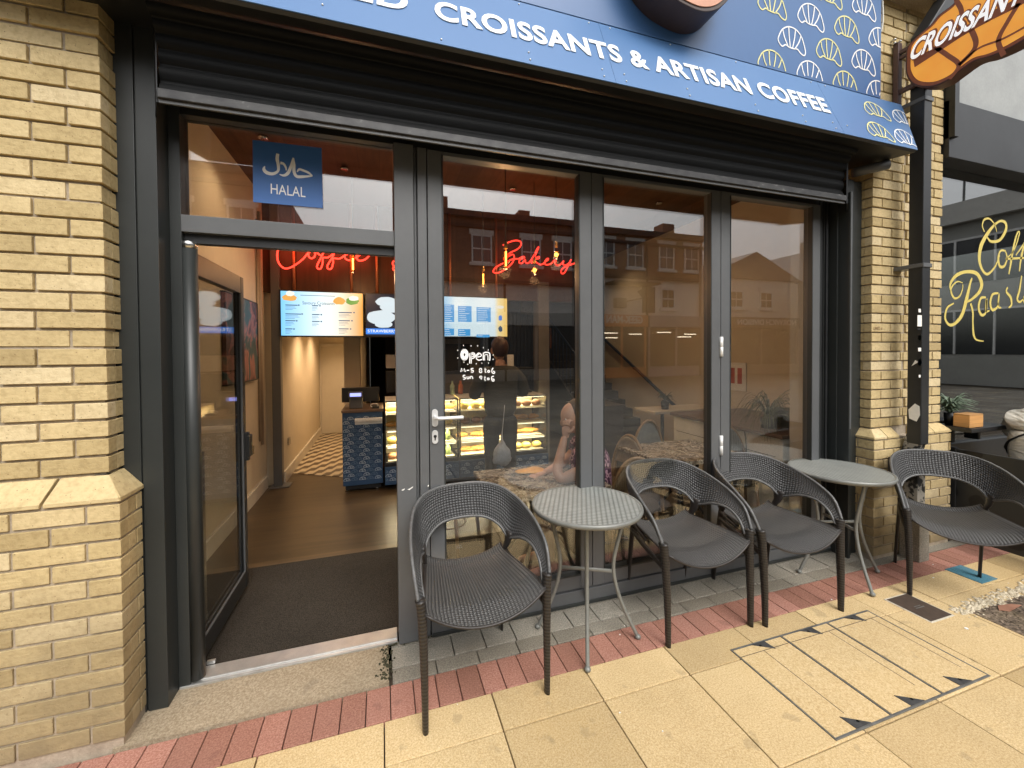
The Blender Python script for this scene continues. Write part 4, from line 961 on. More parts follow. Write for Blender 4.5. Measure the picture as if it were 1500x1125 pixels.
for (px, py, l, h) in ((650, 446, 18, 30), (671, 448, 24, 28), (698, 450, 26, 26), (650, 481, 18, 12), (671, 482, 22, 12), (698, 490, 24, 5)):
    p = tp(px, py); m.box(p.x, p.x + l * .0069, TY - .0045, TY - .0035, p.z - h * .0069, p.z)
    for k in range(int(h / 3.2)): mb_.append((px + 1.5, py + 1.6 + k * 3.1, l * random.uniform(.4, .85), .7))
m.build('blue_price_panels', emi('screen_mid_blue', (.06, .40, .85), .7), d3)
m = MB()
for (px, py, l, h) in mb_:
    p = tp(px, py); m.box(p.x, p.x + l * .0069, TY - .006, TY - .005, p.z - h * .0069, p.z)
m.build('menu_text_lines', E_WH, d3); blob('drink_picture', 733, 466, 3.5, 5, E_BL, d3); blob('drink_picture', 733, 482, 4, 5, E_DK, d3)
blob('logo_picture', 732, 450, 8, 3, E_CR, d3)

# ------------------------------------------------------------------ neon words
E_NEON = emi('red_neon', (1, .035, .02), 2.6, (.3, .02, .02))
NY = 4.80
def neon(label, strokes, conv, name='neon_sign'):
    m = MB()
    for s_ in strokes: m.tube(smooth([on(1, NY, *conv(*q)) for q in s_], 5), .0085, 6)
    o = m.build(name, E_NEON); tag(o, label, 'neon sign'); return o
cf = lambda a, b: (400 + a / 7.03, 340 + b / 7.03)
neon('red neon word Coffee over the open doorway', [
    [(98, 122), (60, 165), (42, 240), (60, 320), (110, 370), (170, 368), (240, 330), (310, 275), (360, 215), (400, 190), (432, 215), (425, 255), (390, 270), (365, 245), (375, 205), (430, 200), (500, 240), (530, 160), (545, 155)],
    [(545, 155), (500, 250), (455, 340), (460, 375), (490, 375), (510, 320), (515, 265), (560, 262), (610, 230), (640, 170), (655, 165)],
    [(655, 165), (610, 260), (560, 345), (568, 378), (600, 375), (618, 320), (622, 270), (680, 275), (740, 240), (785, 215), (780, 200), (750, 212), (738, 260), (775, 290), (830, 275), (880, 245), (915, 215), (900, 200), (868, 215), (860, 265), (890, 295), (950, 280), (992, 240)]], cf)
bk = lambda a, b: (700 + a / 9.375, 330 + b / 9.375)
neon('red neon word Bakery seen through the second pane', [
    [(345, 275), (420, 235), (520, 208), (585, 225), (590, 275), (540, 330), (440, 380), (350, 470), (470, 400), (500, 440), (470, 520), (380, 600), (290, 650), (215, 645), (230, 595), (300, 545), (400, 500), (480, 465), (560, 460)],
    [(560, 460), (620, 430), (640, 445), (580, 470), (570, 515), (610, 520), (650, 470), (655, 510), (700, 515), (760, 430), (810, 330), (835, 300), (820, 340), (750, 500), (735, 520)],
    [(735, 520), (780, 460), (840, 430), (835, 455), (770, 475), (820, 520), (870, 540), (930, 500), (970, 465), (950, 460), (920, 500), (930, 540), (1000, 530), (1050, 480), (1070, 490), (1060, 520), (1090, 550), (1130, 540), (1180, 490)],
    [(1180, 490), (1170, 530), (1200, 550), (1250, 520), (1280, 470), (1240, 560), (1190, 650), (1150, 660), (1150, 610), (1200, 570), (1280, 540), (1345, 515)]], bk)
neon('small red neon ampersand between the two neon words, almost hidden by the mullion', [[(1262, 300), (1235, 305), (1235, 340), (1260, 350), (1300, 310), (1290, 380), (1245, 390), (1240, 365), (1320, 350)]], cf)
nl = bpy.data.lights.new('neon_glow', 'AREA'); nl.shape = 'RECTANGLE'; nl.size = .9; nl.size_y = .25; nl.energy = 2.2; nl.color = (1, .12, .05)
no = bpy.data.objects.new('neon_glow', nl); COL.objects.link(no); no.location = (-.6, 4.74, 2.6); no.rotation_euler = (R(90), 0, 0)

# ------------------------------------------------------------------ pendants and spots
E_BULB = emi('warm_filament', (1, .50, .12), 7); M_AMB = glass('amber_glass', 1.5, (1, .72, .35))
def pendant(label, px, py, y, kind, power):
    p = on(1, y, px, py); t_ = thing('pendant_lamp', label, 'pendant lamp', p, group='filament pendant lamps')
    MB().tube([(p.x, p.y, p.z + .12), (p.x, p.y, 3.125)], .004, 6).build('cord', M_RUBBER, t_)
    MB().lathe([(.001, p.z + .13), (.014, p.z + .125), (.016, p.z + .07), (.001, p.z + .068)], (p.x, p.y, 0), 12).build('holder', pm('brass', (.5, .3, .1), .35, .9), t_)
    if kind == 't': MB().lathe([(.001, p.z - .09), (.020, p.z - .08), (.025, p.z - .03), (.022, p.z + .05), (.012, p.z + .068)], (p.x, p.y, 0), 14).build('bulb', M_AMB, t_); MB().tube([(p.x, p.y, p.z - .06), (p.x, p.y, p.z + .05)], .007, 6).build('filament', E_BULB, t_)
    else: MB().ball((p.x, p.y, p.z), (.045, .045, .048), 16, 12).build('bulb', M_AMB, t_); MB().ball((p.x, p.y, p.z), .020, 10, 8).build('filament', E_BULB, t_)
    l = bpy.data.lights.new('pendant_glow', 'POINT'); l.energy = power; l.color = (1, .55, .25); l.shadow_soft_size = .05
    lo = bpy.data.objects.new('pendant_glow', l); COL.objects.link(lo); lo.location = (0, 0, -.1); lo.parent = t_
for q in (('large tube filament lamp in front of the B of the neon word', 741, 378, 3.0, 't', 6), ('round amber lamp above the end of the neon word', 815, 373, 3.6, 'b', 5), ('round amber lamp just below the neon word', 783, 396, 3.8, 'b', 5),
          ('small tube lamp left of the neon word in the second pane', 708, 408, 4.2, 't', 4), ('tube lamp hanging under the last letters of the neon word Coffee', 517, 386, 4.2, 't', 5)): pendant(*q)
E_SPOT = emi('spot_lamp', (1, .80, .50), 30)
def spot(label, px, py, zc=3.12, power=12, loc=None, z1=None):
    p = Vector(loc) if loc else on(2, zc - .03, px, py)
    t_ = thing('ceiling_spotlight', label, 'spotlight', (p.x, p.y, zc), group='small ceiling spotlights')
    MB().lathe([(.035, zc - .001), (.035, zc - .02), (.028, zc - .022)], (p.x, p.y, 0), 14).build('rim', M_STEEL, t_); MB().lathe([(.001, zc - .012), (.027, zc - .012)], (p.x, p.y, 0), 12).build('lamp', E_SPOT, t_)
    l = bpy.data.lights.new('spot_glow', 'SPOT'); l.energy = power; l.color = (1, .68, .40); l.spot_size = R(130); l.spot_blend = .8; l.shadow_soft_size = .04
    lo = bpy.data.objects.new('spot_glow', l); COL.objects.link(lo); lo.location = (0, 0, -.04); lo.parent = t_
spot('ceiling spotlight nearest the back over the till', 0, 0, loc=(-.3, 4.0, 3.1), power=20)
spot('ceiling spotlight above the display cases', 0, 0, loc=(1.3, 4.0, 3.1), power=18)
spot('ceiling spotlight over the marble tables', 0, 0, loc=(1.9, 3.0, 3.1), power=14)
spot('ceiling spotlight near the right wall', 0, 0, loc=(3.0, 3.9, 3.1), power=14)
spot('ceiling spotlight over the stairs', 0, 0, loc=(3.3, 5.8, 3.1), power=16)
spot('ceiling spotlight by the left wall', 0, 0, loc=(-.85, 3.6, 3.1), power=16)
spot('front spotlight in the corridor ceiling', 0, 0, zc=1.949, loc=(-.66, 6.0, 1.9), power=34)
spot('rear spotlight in the corridor ceiling', 0, 0, zc=1.949, loc=(-.66, 7.0, 1.9), power=34)

# ------------------------------------------------------------------ counter, till, display cases
def wallpaper(m1, m2, x0, x1, z0, z1, y, s_=.075, nx=(1, 0, 0)):
    j = 0; z = z1 - s_ * .62
    while z > z0 + .01:
        i = 0; x = x0 + s_ * (.5 if j % 2 else .02)
        while x < x1 - s_ * .3:
            mm = m1 if (i + j) % 2 else m2
            a0 = [(x + s_ * .42 * math.cos(a), y, z + s_ * .38 * math.sin(a)) for a in [math.pi * k / 8 for k in range(9)]]
            a0 = [q for q in a0 if x0 + .004 < q[0] < x1 - .004]
            if len(a0) > 3:
                mm.stroke(a0, .0052, (0, -1, 0)); mm.stroke([a0[0], a0[-1]], .004, (0, -1, 0))
                for f in (.28, .5, .72):
                    q = a0[int(f * (len(a0) - 1))]; mm.stroke([q, (x + (q[0] - x) * .25, y, z)], .004, (0, -1, 0))
            x += s_ * 1.02; i += 1
        z -= s_ * .56; j += 1
M_WP = pm('navy_wallpaper', (.028, .075, .165), .5, var=.12, scale=3)
M_WP1 = pm('pale_line', (.42, .52, .62), .5); M_WP2 = pm('dim_line', (.11, .19, .30), .5)
CY = 4.5
till = thing('till_counter', 'narrow till counter covered in blue croissant wallpaper', 'counter', (-.2, 4.8, 0))
MB().box(-.392, .0, CY, 5.05, .07, .825).build('body', M_WP, till, bevel=.002)
a_, b_ = MB(), MB(); wallpaper(a_, b_, -.392, 0, .08, .80, CY - .002); a_.build('pale_croissant_pattern', M_WP1, till); b_.build('dim_croissant_pattern', M_WP2, till)
MB().box(-.40, .01, CY - .01, 5.06, .825, .852).build('worktop', pm('brown_worktop', (.14, .09, .055), .4), till, bevel=.003)
MB().box(-.37, -.02, CY + .03, 5.0, .02, .07).build('plinth', M_RUBBER, till)
MB().box(-.27, .0, CY - .05, CY - .004, .735, .765).box(-.27, .0, CY - .012, CY - .003, .70, .735).build('bag_shelf', pm('white_metal', (.8,) * 3), till, bevel=.002)
for x in (-.36, -.06): MB().lathe([(.001, .0), (.018, .0), (.018, .018), (.001, .018)], (x, CY + .06, 0), 10).build('foot', M_STEEL, till)
tl = thing('till', 'black till with a small lit lilac display on the till counter', 'till', (-.2, 4.7, .853))
MB().box(-.42, -.03, 4.80, 4.84, .90, 1.06).build('screen_back', M_BLACK, tl, bevel=.006)
MB().box(-.33, -.20, 4.60, 4.78, .853, .99).build('printer', M_FRAME2, tl, bevel=.008)
MB().box(-.335, -.195, 4.575, 4.60, .965, 1.035).build('customer_display', M_FRAME2, tl, bevel=.004)
MB().box(-.32, -.21, 4.571, 4.5745, .985, 1.02).build('lit_display', emi('lilac_display', (.35, .38, 1), 1.2), tl)
cr_ = thing('card_reader', 'coiled cable and small white card reader at the right of the till counter', 'card reader', (-.05, 4.55, .853))
MB().box(-.10, -.03, 4.53, 4.63, .853, .875).build('case', M_FRAME, cr_, bevel=.003)
MB().tube([(-.08 + .04 * math.cos(k * .9), 4.56 + .01 * math.sin(k * 2), .885 + .02 * math.sin(k * .9)) for k in range(16)], .004, 6).build('cable', M_PAPER, cr_)

M_CASEGL = glass('case_glass', 1.45, (.98, .98, .96))
M_PASTRY = pm('golden_pastry', (.75, .38, .09), .5, var=.35, scale=14, bump=.3, bscale=60); M_CHEESE = pm('yellow_pastry', (.88, .62, .15), .5, var=.3, scale=18); M_CHOC = pm('chocolate_pastry', (.30, .14, .06), .5, var=.4, scale=16); M_GREEN = pm('green_bottles', (.35, .48, .16), .4, var=.4, scale=20)
M_TRAY = pm('pale_tray', (.62, .56, .42), .5)
def display_case(label, x0, x1, z0=.275, z1=.935):
    c = thing('display_case', label, 'display case', ((x0 + x1) / 2, 4.7, 0), group='lit pastry display cases')
    y0, y1 = 4.45, 4.95; m = MB(); f_ = .014
    for x in (x0, x1 - f_): m.box(x, x + f_, y0, y0 + f_, z0, z1).box(x, x + f_, y1 - f_, y1, z0, z1)
    m.box(x0, x1, y0, y1, z0 - .03, z0 - .001).box(x0 + f_, x1 - f_, y0, y0 + f_, z1 - f_, z1).box(x0 + f_, x1 - f_, y0, y0 + f_, z0, z0 + f_)
    m.build('frame', M_BLACK, c, bevel=.002)
    MB().box(x0 + f_, x1 - f_, y0 + .003, y0 + .009, z0 + f_, z1 - f_).box(x0 + .002, x0 + .008, y0 + f_, y1 - f_, z0, z1 - .01).box(x1 - .008, x1 - .002, y0 + f_, y1 - f_, z0, z1 - .01).build('case_glass', M_CASEGL, c)
    MB().box(x0 + f_, x1 - f_, y0 + f_, y1, z1 - .008, z1).build('lid', pm('white_lid', (.6, .58, .5), .5), c)
    MB().box(x0 + f_, x1 - f_, y1 - .012, y1 - .004, z0, z1 - .01).build('back_panel', pm('mirror_back', (.62, .54, .36), .35), c)
    for k, z in enumerate((.785, .615, .445)):
        sh = MB().box(x0 + f_ + .002, x1 - f_ - .002, y0 + .05, y1 - .02, z - .006, z).build('shelf', pm('lit_shelf', (.75, .72, .6), .4), c)
    for z in (z1 - .02, .605, .435):
        MB().box(x0 + .03, x1 - .03, y0 + .03, y0 + .05, z - .004, z).build('light_strip', emi('led_strip', (1, .86, .58), 2.2), c)
    l = bpy.data.lights.new('case_glow', 'AREA'); l.shape = 'RECTANGLE'; l.size = (x1 - x0) * .9; l.size_y = .3; l.energy = 9 * (x1 - x0); l.color = (1, .84, .55)
    lo = bpy.data.objects.new('case_glow', l); COL.objects.link(lo); lo.location = ((x0 + x1) / 2 - c.location.x, 0, z1 - .03); lo.parent = c
    for z in (.60, .43):
        l = bpy.data.lights.new('shelf_glow', 'AREA'); l.shape = 'RECTANGLE'; l.size = (x1 - x0) * .9; l.size_y = .04; l.energy = 5 * (x1 - x0); l.color = (1, .84, .55)
        lo = bpy.data.objects.new('shelf_glow', l); COL.objects.link(lo); lo.location = ((x0 + x1) / 2 - c.location.x, y0 + .09 - c.location.y, z); lo.parent = c
    MB().box(x0, x1, y0 - .02, y1, .06, z0 - .031).build('base_cabinet', M_WP, c, bevel=.002)
    a_, b_ = MB(), MB(); wallpaper(a_, b_, x0, x1, .07, z0 - .04, y0 - .022); a_.build('pale_croissant_pattern', M_WP1, c); b_.build('dim_croissant_pattern', M_WP2, c)
    return c
display_case('lit display case beside the till counter, mostly behind the wide mullion', .02, .45)
display_case('narrow lit display case seen just right of the door handle', .455, .80)
display_case('widest lit display case, seen behind the marble table', .81, 1.86)
def crescent(m, c, s_, rz):
    pts = []; rr = []
    for k in range(11):
        a = math.pi * (.1 + .8 * k / 10); pts.append((c[0] + s_ * .5 * math.cos(a + rz), c[1] + s_ * .42 * math.sin(a + rz), c[2] + s_ * .16)); rr.append(s_ * (.05 + .17 * math.sin(math.pi * k / 10)) * (1.08 if k % 2 else .92))
    m.tube(pts, rr, 8)
WH = ['croissant', 'croissant', 'croissant']
cases = [(.04, .43), (.48, .78), (.83, 1.84)]
shn = ['top', 'second', 'third', 'bottom']; cn = ['case beside the till', 'narrow case', 'wide case']
random.seed(11)
for ci, (xa, xb) in enumerate(cases):
    for si, z in enumerate((.786, .616, .446, .277)):
        n = max(1, int((xb - xa) / .125))
        tr = tag(MB().box(xa + .01, xb - .01, 4.53, 4.80, z, z + .010).build('serving_tray', M_TRAY, bevel=.002), 'pale tray on the %s shelf of the %s' % (shn[si], cn[ci]), 'tray', 'trays in the display cases')
        for k in range(n):
            x = xa + (k + .5) * (xb - xa) / n + random.uniform(-.01, .01); kind = (si + ci + (k > n * .55)) % 4
            if ci == 1 and si >= 2:
                o = MB().lathe([(.001, z + .01), (.028, z + .01), (.03, z + .09), (.012, z + .12), (.012, z + .14), (.001, z + .14)], (x, 4.6, 0), 12).build('drink_bottle', M_GREEN)
                tag(o, 'green drink bottle on the %s shelf of the narrow case' % shn[si], 'bottle', 'bottles in the narrow case, %s shelf' % shn[si]); continue
            m = MB()
            if kind in (0, 1): crescent(m, (x, 4.62, z + .012), .155, random.uniform(-.5, .5)); crescent(m, (x + .01, 4.66, z + .035), .105, random.uniform(-.9, .9)) if False else None; mt_ = M_PASTRY; nm = 'croissant'; lb = 'golden croissant'
            elif kind == 2:
                m.ball((x, 4.60, z + .045), (.062, .055, .042), 12, 8, fn=lambda p: p * (1 + .08 * math.sin(7 * p.x + 3 * p.y))); mt_ = M_CHEESE; nm = 'cheese_pastry'; lb = 'yellow cheese topped pastry'
            else:
                m.ball((x, 4.60, z + .042), (.060, .052, .040), 12, 8, fn=lambda p: p * (1 + .06 * math.sin(9 * p.y))); mt_ = M_CHOC; nm = 'chocolate_bun'; lb = 'dark chocolate bun'
            tag(m.build(nm, mt_), '%s on the %s shelf of the %s' % (lb, shn[si], cn[ci]), 'pastry', '%ss, %s shelf, %s' % (lb, shn[si], cn[ci]))
random.seed(5)
# behind and on the cases
M_GREYP = pm('grey_cabinet_face', (.14, .13, .115), .5, var=.1)
gc = thing('grey_cabinet', 'grey wall cabinet with a dark inset panel behind the display cases', 'cabinet', (.95, 5.5, .95))
MB().box(.72, 1.26, 5.35, 5.75, .90, 1.62).build('body', M_GREYP, gc, bevel=.004); MB().box(.80, 1.12, 5.343, 5.349, 1.15, 1.55).build('inset_panel', M_BLACK, gc)
for x, c_, lb in ((.80, (.3, .4, .32), 'small pale green bottle standing behind the cases'), (.90, (.45, .15, .07), 'small orange bottle standing behind the cases')):
    tag(MB().lathe([(.001, .94), (.03, .94), (.03, 1.04), (.012, 1.07), (.012, 1.10), (.001, 1.10)], (x, 4.85, 0), 12).build('bottle', pm('bottle_%d' % int(x * 100), c_, .3)), lb, 'bottle')
oven = thing('steel_oven', 'black and steel oven behind the till, half hidden by the mullion', 'oven', (.3, 5.4, .8))
MB().box(.05, .62, 5.2, 5.7, .95, 1.22).build('body', M_BLACK, oven, bevel=.006); MB().box(.05, .62, 5.19, 5.7, 1.25, 1.42).build('steel_top', pm('dull_steel', (.40, .38, .35), .4, .4), oven, bevel=.006)
MB().box(.12, .56, 5.192, 5.199, .99, 1.19).build('oven_window', M_RUBBER, oven)
cm = thing('coffee_machine', 'black coffee machine standing at the right end of the display cases', 'coffee machine', (1.62, 4.8, .936))
MB().box(1.40, 1.78, 4.75, 4.93, .936, .97).box(1.42, 1.76, 4.84, 4.93, .97, 1.22).box(1.40, 1.78, 4.70, 4.93, 1.15, 1.25).build('body', M_BLACK, cm, bevel=.008)
m = MB()
for x in (1.50, 1.66): m.lathe([(.001, 1.10), (.025, 1.10), (.025, 1.15), (.001, 1.15)], (x, 4.76, 0), 12).tube([(x, 4.75, 1.11), (x, 4.66, 1.10)], .009, 8)
m.build('group_handle', M_STEEL, cm)
m = MB()
for k in range(11): m.box(1.50 + k * .055, 1.535 + k * .055, 5.48, 5.50, .9, 2.0)
m.box(1.46, 2.14, 5.50, 5.53, .86, 2.05)
tag(m.build('slatted_screen', pm('navy_slats', (.02, .035, .07), .45)), 'dark navy slatted screen behind the coffee machine', 'screen')
tag(MB().box(1.95, 2.10, 4.95, 5.15, 0, 2.35).build('grey_post', pm('mid_grey_paint', (.16, .155, .15), .6), bevel=.004), 'mid grey square post right of the slatted screen', 'post')
tag(MB().box(1.80, 2.12, 5.20, 5.26, 1.95, 2.12).build('black_shelf_unit', M_BLACK, bevel=.004), 'black unit hanging beyond the price list screen', 'shelf')

# ------------------------------------------------------------------ staircase on the right
st = thing('staircase', 'dark staircase climbing along the cream right wall', 'staircase', (3.4, 5.1, 0))
m = MB(); ns = 12
for k in range(ns): m.box(2.95, 3.897, 5.1 + k * .21, 5.1 + (k + 1) * .21 + .02, -.0 if k == 0 else k * .125 - .03, (k + 1) * .125)
m.build('steps', pm('dark_step', (.035, .033, .036), .5), st)
m = MB().prism([(5.05, 0), (5.05, .16), (7.55, 1.66), (7.55, 0)], 0, 2.91, 2.949); m.build('side_panel', pm('grey_side_panel', (.05, .05, .058), .5), st)
m = MB()
for k in range(16): y = 5.2 + k * .14; m.tube([(2.93, y, .2 + (y - 5.1) * .6), (2.93, y, .95 + (y - 5.1) * .6)], .011, 6)
m.build('balusters', pm('navy_metal', (.02, .04, .09), .4, .3), st)
m = MB().tube([(2.93, 5.1, .93), (2.93, 7.4, 2.33)], .02, 8); m.build('banister', pm('navy_metal', (0,) * 3), st)
hr = thing('wall_handrail', 'dark blue handrail sloping down the cream right wall', 'handrail', (3.85, 5.6, 1.0))
p0, p1 = Vector((3.86, 4.57, .62)), Vector((3.86, 6.75, 1.76))
MB().tube([p0, p1], .022, 10).build('rail', pm('navy_metal', (0,) * 3), hr)
m = MB()
for f in (.04, .5, .95): q = p0.lerp(p1, f); m.tube([q, q + Vector((0, 0, -.04)), q + Vector((.036, 0, -.05))], .009, 6)
m.build('bracket', M_BLACK, hr)
us = tag(MB().box(2.35, 2.86, 4.4, 4.95, .0, .74).box(2.33, 2.88, 4.38, 4.96, .742, .775).build('grey_low_cabinet', pm('dark_grey_cabinet', (.055, .052, .06), .5), bevel=.004), 'low dark grey cabinet beyond the seated customer', 'cabinet')
tag(MB().box(3.0, 3.2, 7.45, 7.59, 1.0, 1.9).build('orange_panel', pm('warm_orange_wall', (.50, .16, .05), .6)), 'orange panel beyond the stairs', 'wall panel')  # flat panel in one warm orange colour

# ------------------------------------------------------------------ furniture inside
t = NT('brown_marble'); nn = t.noise(7, 8, dist=2.2); v2 = t.noise(16, 6, dist=1.5)
M_MARB = t.fin(t.mix(t.ramp(v2, [(.48, (0, 0, 0)), (.52, (.7,) * 3), (.56, (0, 0, 0))]), t.ramp(nn, [(.32, (.05, .038, .028)), (.5, (.14, .10, .07)), (.62, (.34, .27, .19)), (.7, (.09, .065, .045))]), (.75, .68, .56)), .18, 0, .6)
def marble_table(label, x0, x1, y0, y1, z=.615):
    t_ = thing('marble_table', label, 'table', ((x0 + x1) / 2, (y0 + y1) / 2, 0), group='marble topped tables inside')
    MB().box(x0, x1, y0, y1, z - .03, z).build('table_top', M_MARB, t_, bevel=.004)
    cx, cy = (x0 + x1) / 2, (y0 + y1) / 2; M_ = M_BLACK
    for sx in (-1, 1):
        for sy in (-1, 1): MB().tube([(cx + sx * .10, cy + sy * .10, z - .03), (cx + sx * .05, cy + sy * .05, .32), (cx + sx * .22, cy + sy * .22, .0)], .013, 8).build('leg', M_, t_)
marble_table('brown marble table in front of the seated customer', .60, 1.35, 2.19, 2.78)
marble_table('brown marble table behind the second woven chair', 1.86, 2.62, 2.36, 2.95, .66)
fd = tag(MB().ball((.98, 2.62, .628), (.11, .07, .012), 16, 6, fn=lambda p: p * (1 + .15 * math.sin(5 * p.x))).build('flatbread', M_PASTRY), 'flat golden pastry lying on the marble table', 'pastry')
M_BENT = pm('bent_wood', (.24, .14, .065), .4, var=.25, scale=8); M_CANE = weave('pale_cane', (.34, .25, .15), (.07, .045, .025), rough=.5, strength=.6)
M_BWC = weave('black_white_weave', (.22, .22, .21), (.012, .012, .012), rough=.45)
def cafe_chair(name, label, loc, rz, wood, cane, group=None, seat_z=.40, back_h=.78):
    c = thing(name, label, 'chair', loc, rz, group)
    MB().lathe([(.001, seat_z - .02), (.185, seat_z - .02), (.195, seat_z - .005), (.19, seat_z + .008), (.001, seat_z + .004)], (0, 0, 0), 28).build('seat', cane if cane else wood, c, local=True)
    A = [( .17 * math.cos(a), .17 + .03 * math.sin(a), seat_z + (back_h - seat_z) * math.sin(a)) for a in [math.pi * k / 14 for k in range(15)]]
    MB().tube(smooth(A, 2), .012, 8).build('back_hoop', wood, c, local=True)
    def bs_(u, v):
        x = (u - .5) * 2 * .15; top = seat_z + (back_h - seat_z) * math.sqrt(max(0, 1 - (x / .172) ** 2)); return Vector((x, .175 + .02 * math.sin(math.pi * v), seat_z + .13 + (top - seat_z - .14) * v))
    MB().grid(bs_, 14, 8, (22, 20)).build('back_weave', cane or wood, c, solid=.006, local=True)
    for sx, sy in ((-1, -1), (1, -1), (-1, 1), (1, 1)):
        MB().tube([(sx * .14, sy * .13, seat_z - .01), (sx * .165, sy * .17, 0)], .013, 8).build('leg', wood, c, local=True)
    MB().lathe([(.12, .19), (.128, .196), (.12, .202), (.112, .196), (.12, .19)], (0, 0, 0), 24).build('ring_stretcher', wood, c, local=True)
    return c
GB = 'bentwood cafe chairs inside'
bw = cafe_chair('bentwood_chair', 'bentwood chair with a cane hoop back behind the seated customer', (1.72, 2.80, 0), R(-75), M_BENT, M_CANE, GB, back_h=.76)
copy_tree(bw, loc=(.46, 2.98, 0), rz=R(50), label='bentwood chair by the marble table, seen under the first woven chair', group=GB)
copy_tree(bw, loc=(1.62, 2.42, 0), rz=R(160), label='bentwood chair seen low through the glass behind the second woven chair', group=GB)
bc = cafe_chair('dark_weave_chair', 'black and white woven cafe chair with a wooden hoop inside the rightmost pane', (2.72, 2.62, 0), R(-30), M_BENT, M_BWC, back_h=.80)
copy_tree(bc, loc=(2.35, 3.4, 0), rz=R(180), label='black and white woven cafe chair facing the marble table from behind')
for o in bpy.data.objects:
    if o.get('label', '').startswith('black and white woven cafe chair'): o['group'] = 'black and white woven cafe chairs'
ht = thing('wall_table', 'slim pale topped table against the cream right wall', 'table', (3.35, 4.1, 0))
MB().box(2.95, 3.85, 3.9, 4.3, .72, .75).build('table_top', M_CREAM2, ht, bevel=.003); MB().tube([(3.2, 4.1, .72), (3.2, 4.1, .02)], .02, 8).lathe([(.001, 0), (.17, 0), (.17, .015), (.001, .02)], (3.2, 4.1, 0), 20).build('pedestal', M_BLACK, ht)
def leafy(name, label, c, n, L_, mat, droop=.5, w_=.008, potr=.05, poth=.09):
    t_ = thing(name, label, 'plant', c); rnd = random.Random(3)
    MB().lathe([(.001, c[2]), (potr * .8, c[2]), (potr, c[2] + poth), (potr * .9, c[2] + poth), (.001, c[2] + poth * .9)], (c[0], c[1], 0), 16).build('pot', M_BLACK, t_)
    m = MB()
    for k in range(n):
        a = rnd.uniform(0, 2 * math.pi); l = L_ * rnd.uniform(.6, 1.1); h = rnd.uniform(.25, .9) * l; S_ = []
        for i in range(9):
            f = i / 8; S_.append((c[0] + math.cos(a) * l * f * (1 - .1 * f), c[1] + math.sin(a) * l * f * .8, c[2] + poth + h * math.sin(min(1, f * 1.2) * math.pi * .62) - droop * l * f * f))
        m.stroke(S_, [w_ * (1 - .85 * i / 8) + .001 for i in range(9)], (math.sin(a) * .2, -math.cos(a) * .2, 1))
    m.build('leaves', mat, t_, solid=.0008)
M_LEAF = pm('spider_leaf', (.085, .11, .045), .5, var=.5, scale=12); M_LEAFD = pm('dark_leaf', (.02, .035, .015), .5, var=.4)
leafy('potted_plant', 'small dark potted plant on the wall table', (3.2, 4.05, .752), 40, .14, M_LEAFD, .3, .02)
cb = thing('low_cupboard', 'white low cupboard with a brown top just inside the rightmost pane', 'cupboard', (3.4, 3.0, 0))
MB().box(2.955, 3.88, 2.36, 3.6, .02, .755).build('body', pm('white_panel', (.66, .64, .57), .5), cb, bevel=.004); MB().box(2.92, 3.89, 2.34, 3.62, .757, .785).build('worktop', pm('dark_wood_top', (.11, .06, .035), .4, var=.3), cb, bevel=.003)
MB().box(2.951, 2.954, 2.97, 2.976, .05, .75).box(2.951, 2.954, 2.42, 3.55, .60, .604).build('panel_gap', M_RUBBER, cb)
MB().tube(smooth([(2.945, 2.7, .75), (2.94, 2.68, .55), (2.942, 2.75, .3), (2.945, 2.72, .05)], 5), .004, 6).build('cable', M_RUBBER, cb)
leafy('spider_plant', 'spider plant with long arching striped leaves on the low cupboard', (3.12, 2.62, .786), 90, .36, M_LEAF, .75, .012, .07, .09)
db = thing('drawer_box', 'small grey green drawer box beside the spider plant', 'box', (3.4, 2.6, .786))
MB().box(3.25, 3.62, 2.45, 2.72, .786, .93).build('body', pm('grey_green_box', (.10, .105, .08), .6, var=.3), db, bevel=.003); MB().box(3.27, 3.42, 2.447, 2.4495, .80, .915).box(3.44, 3.60, 2.447, 2.4495, .80, .915).build('drawer_front', pm('box_front', (.16, .16, .13), .6), db)
mn = thing('menu_card', 'white card with a red print leaning on the right wall above the cupboard', 'poster', (3.7, 3.3, .9))
MB().box(3.885, 3.897, 3.55, 3.80, .98, 1.30).build('card', M_PAPER, mn); MB().box(3.882, 3.8845, 3.60, 3.66, 1.06, 1.24).box(3.882, 3.8845, 3.70, 3.76, 1.06, 1.24).build('red_print', pm('red_ink', (.5, .12, .08), .6), mn)
pf = thing('framed_photo', 'small dark framed photo on the right wall near the window', 'picture', (3.88, 2.9, 1.3)); MB().box(3.88, 3.897, 2.8, 2.98, 1.12, 1.40).build('frame', M_BLACK, pf, bevel=.003); MB().box(3.877, 3.8795, 2.83, 2.95, 1.16, 1.36).build('photo', M_PAPER, pf)

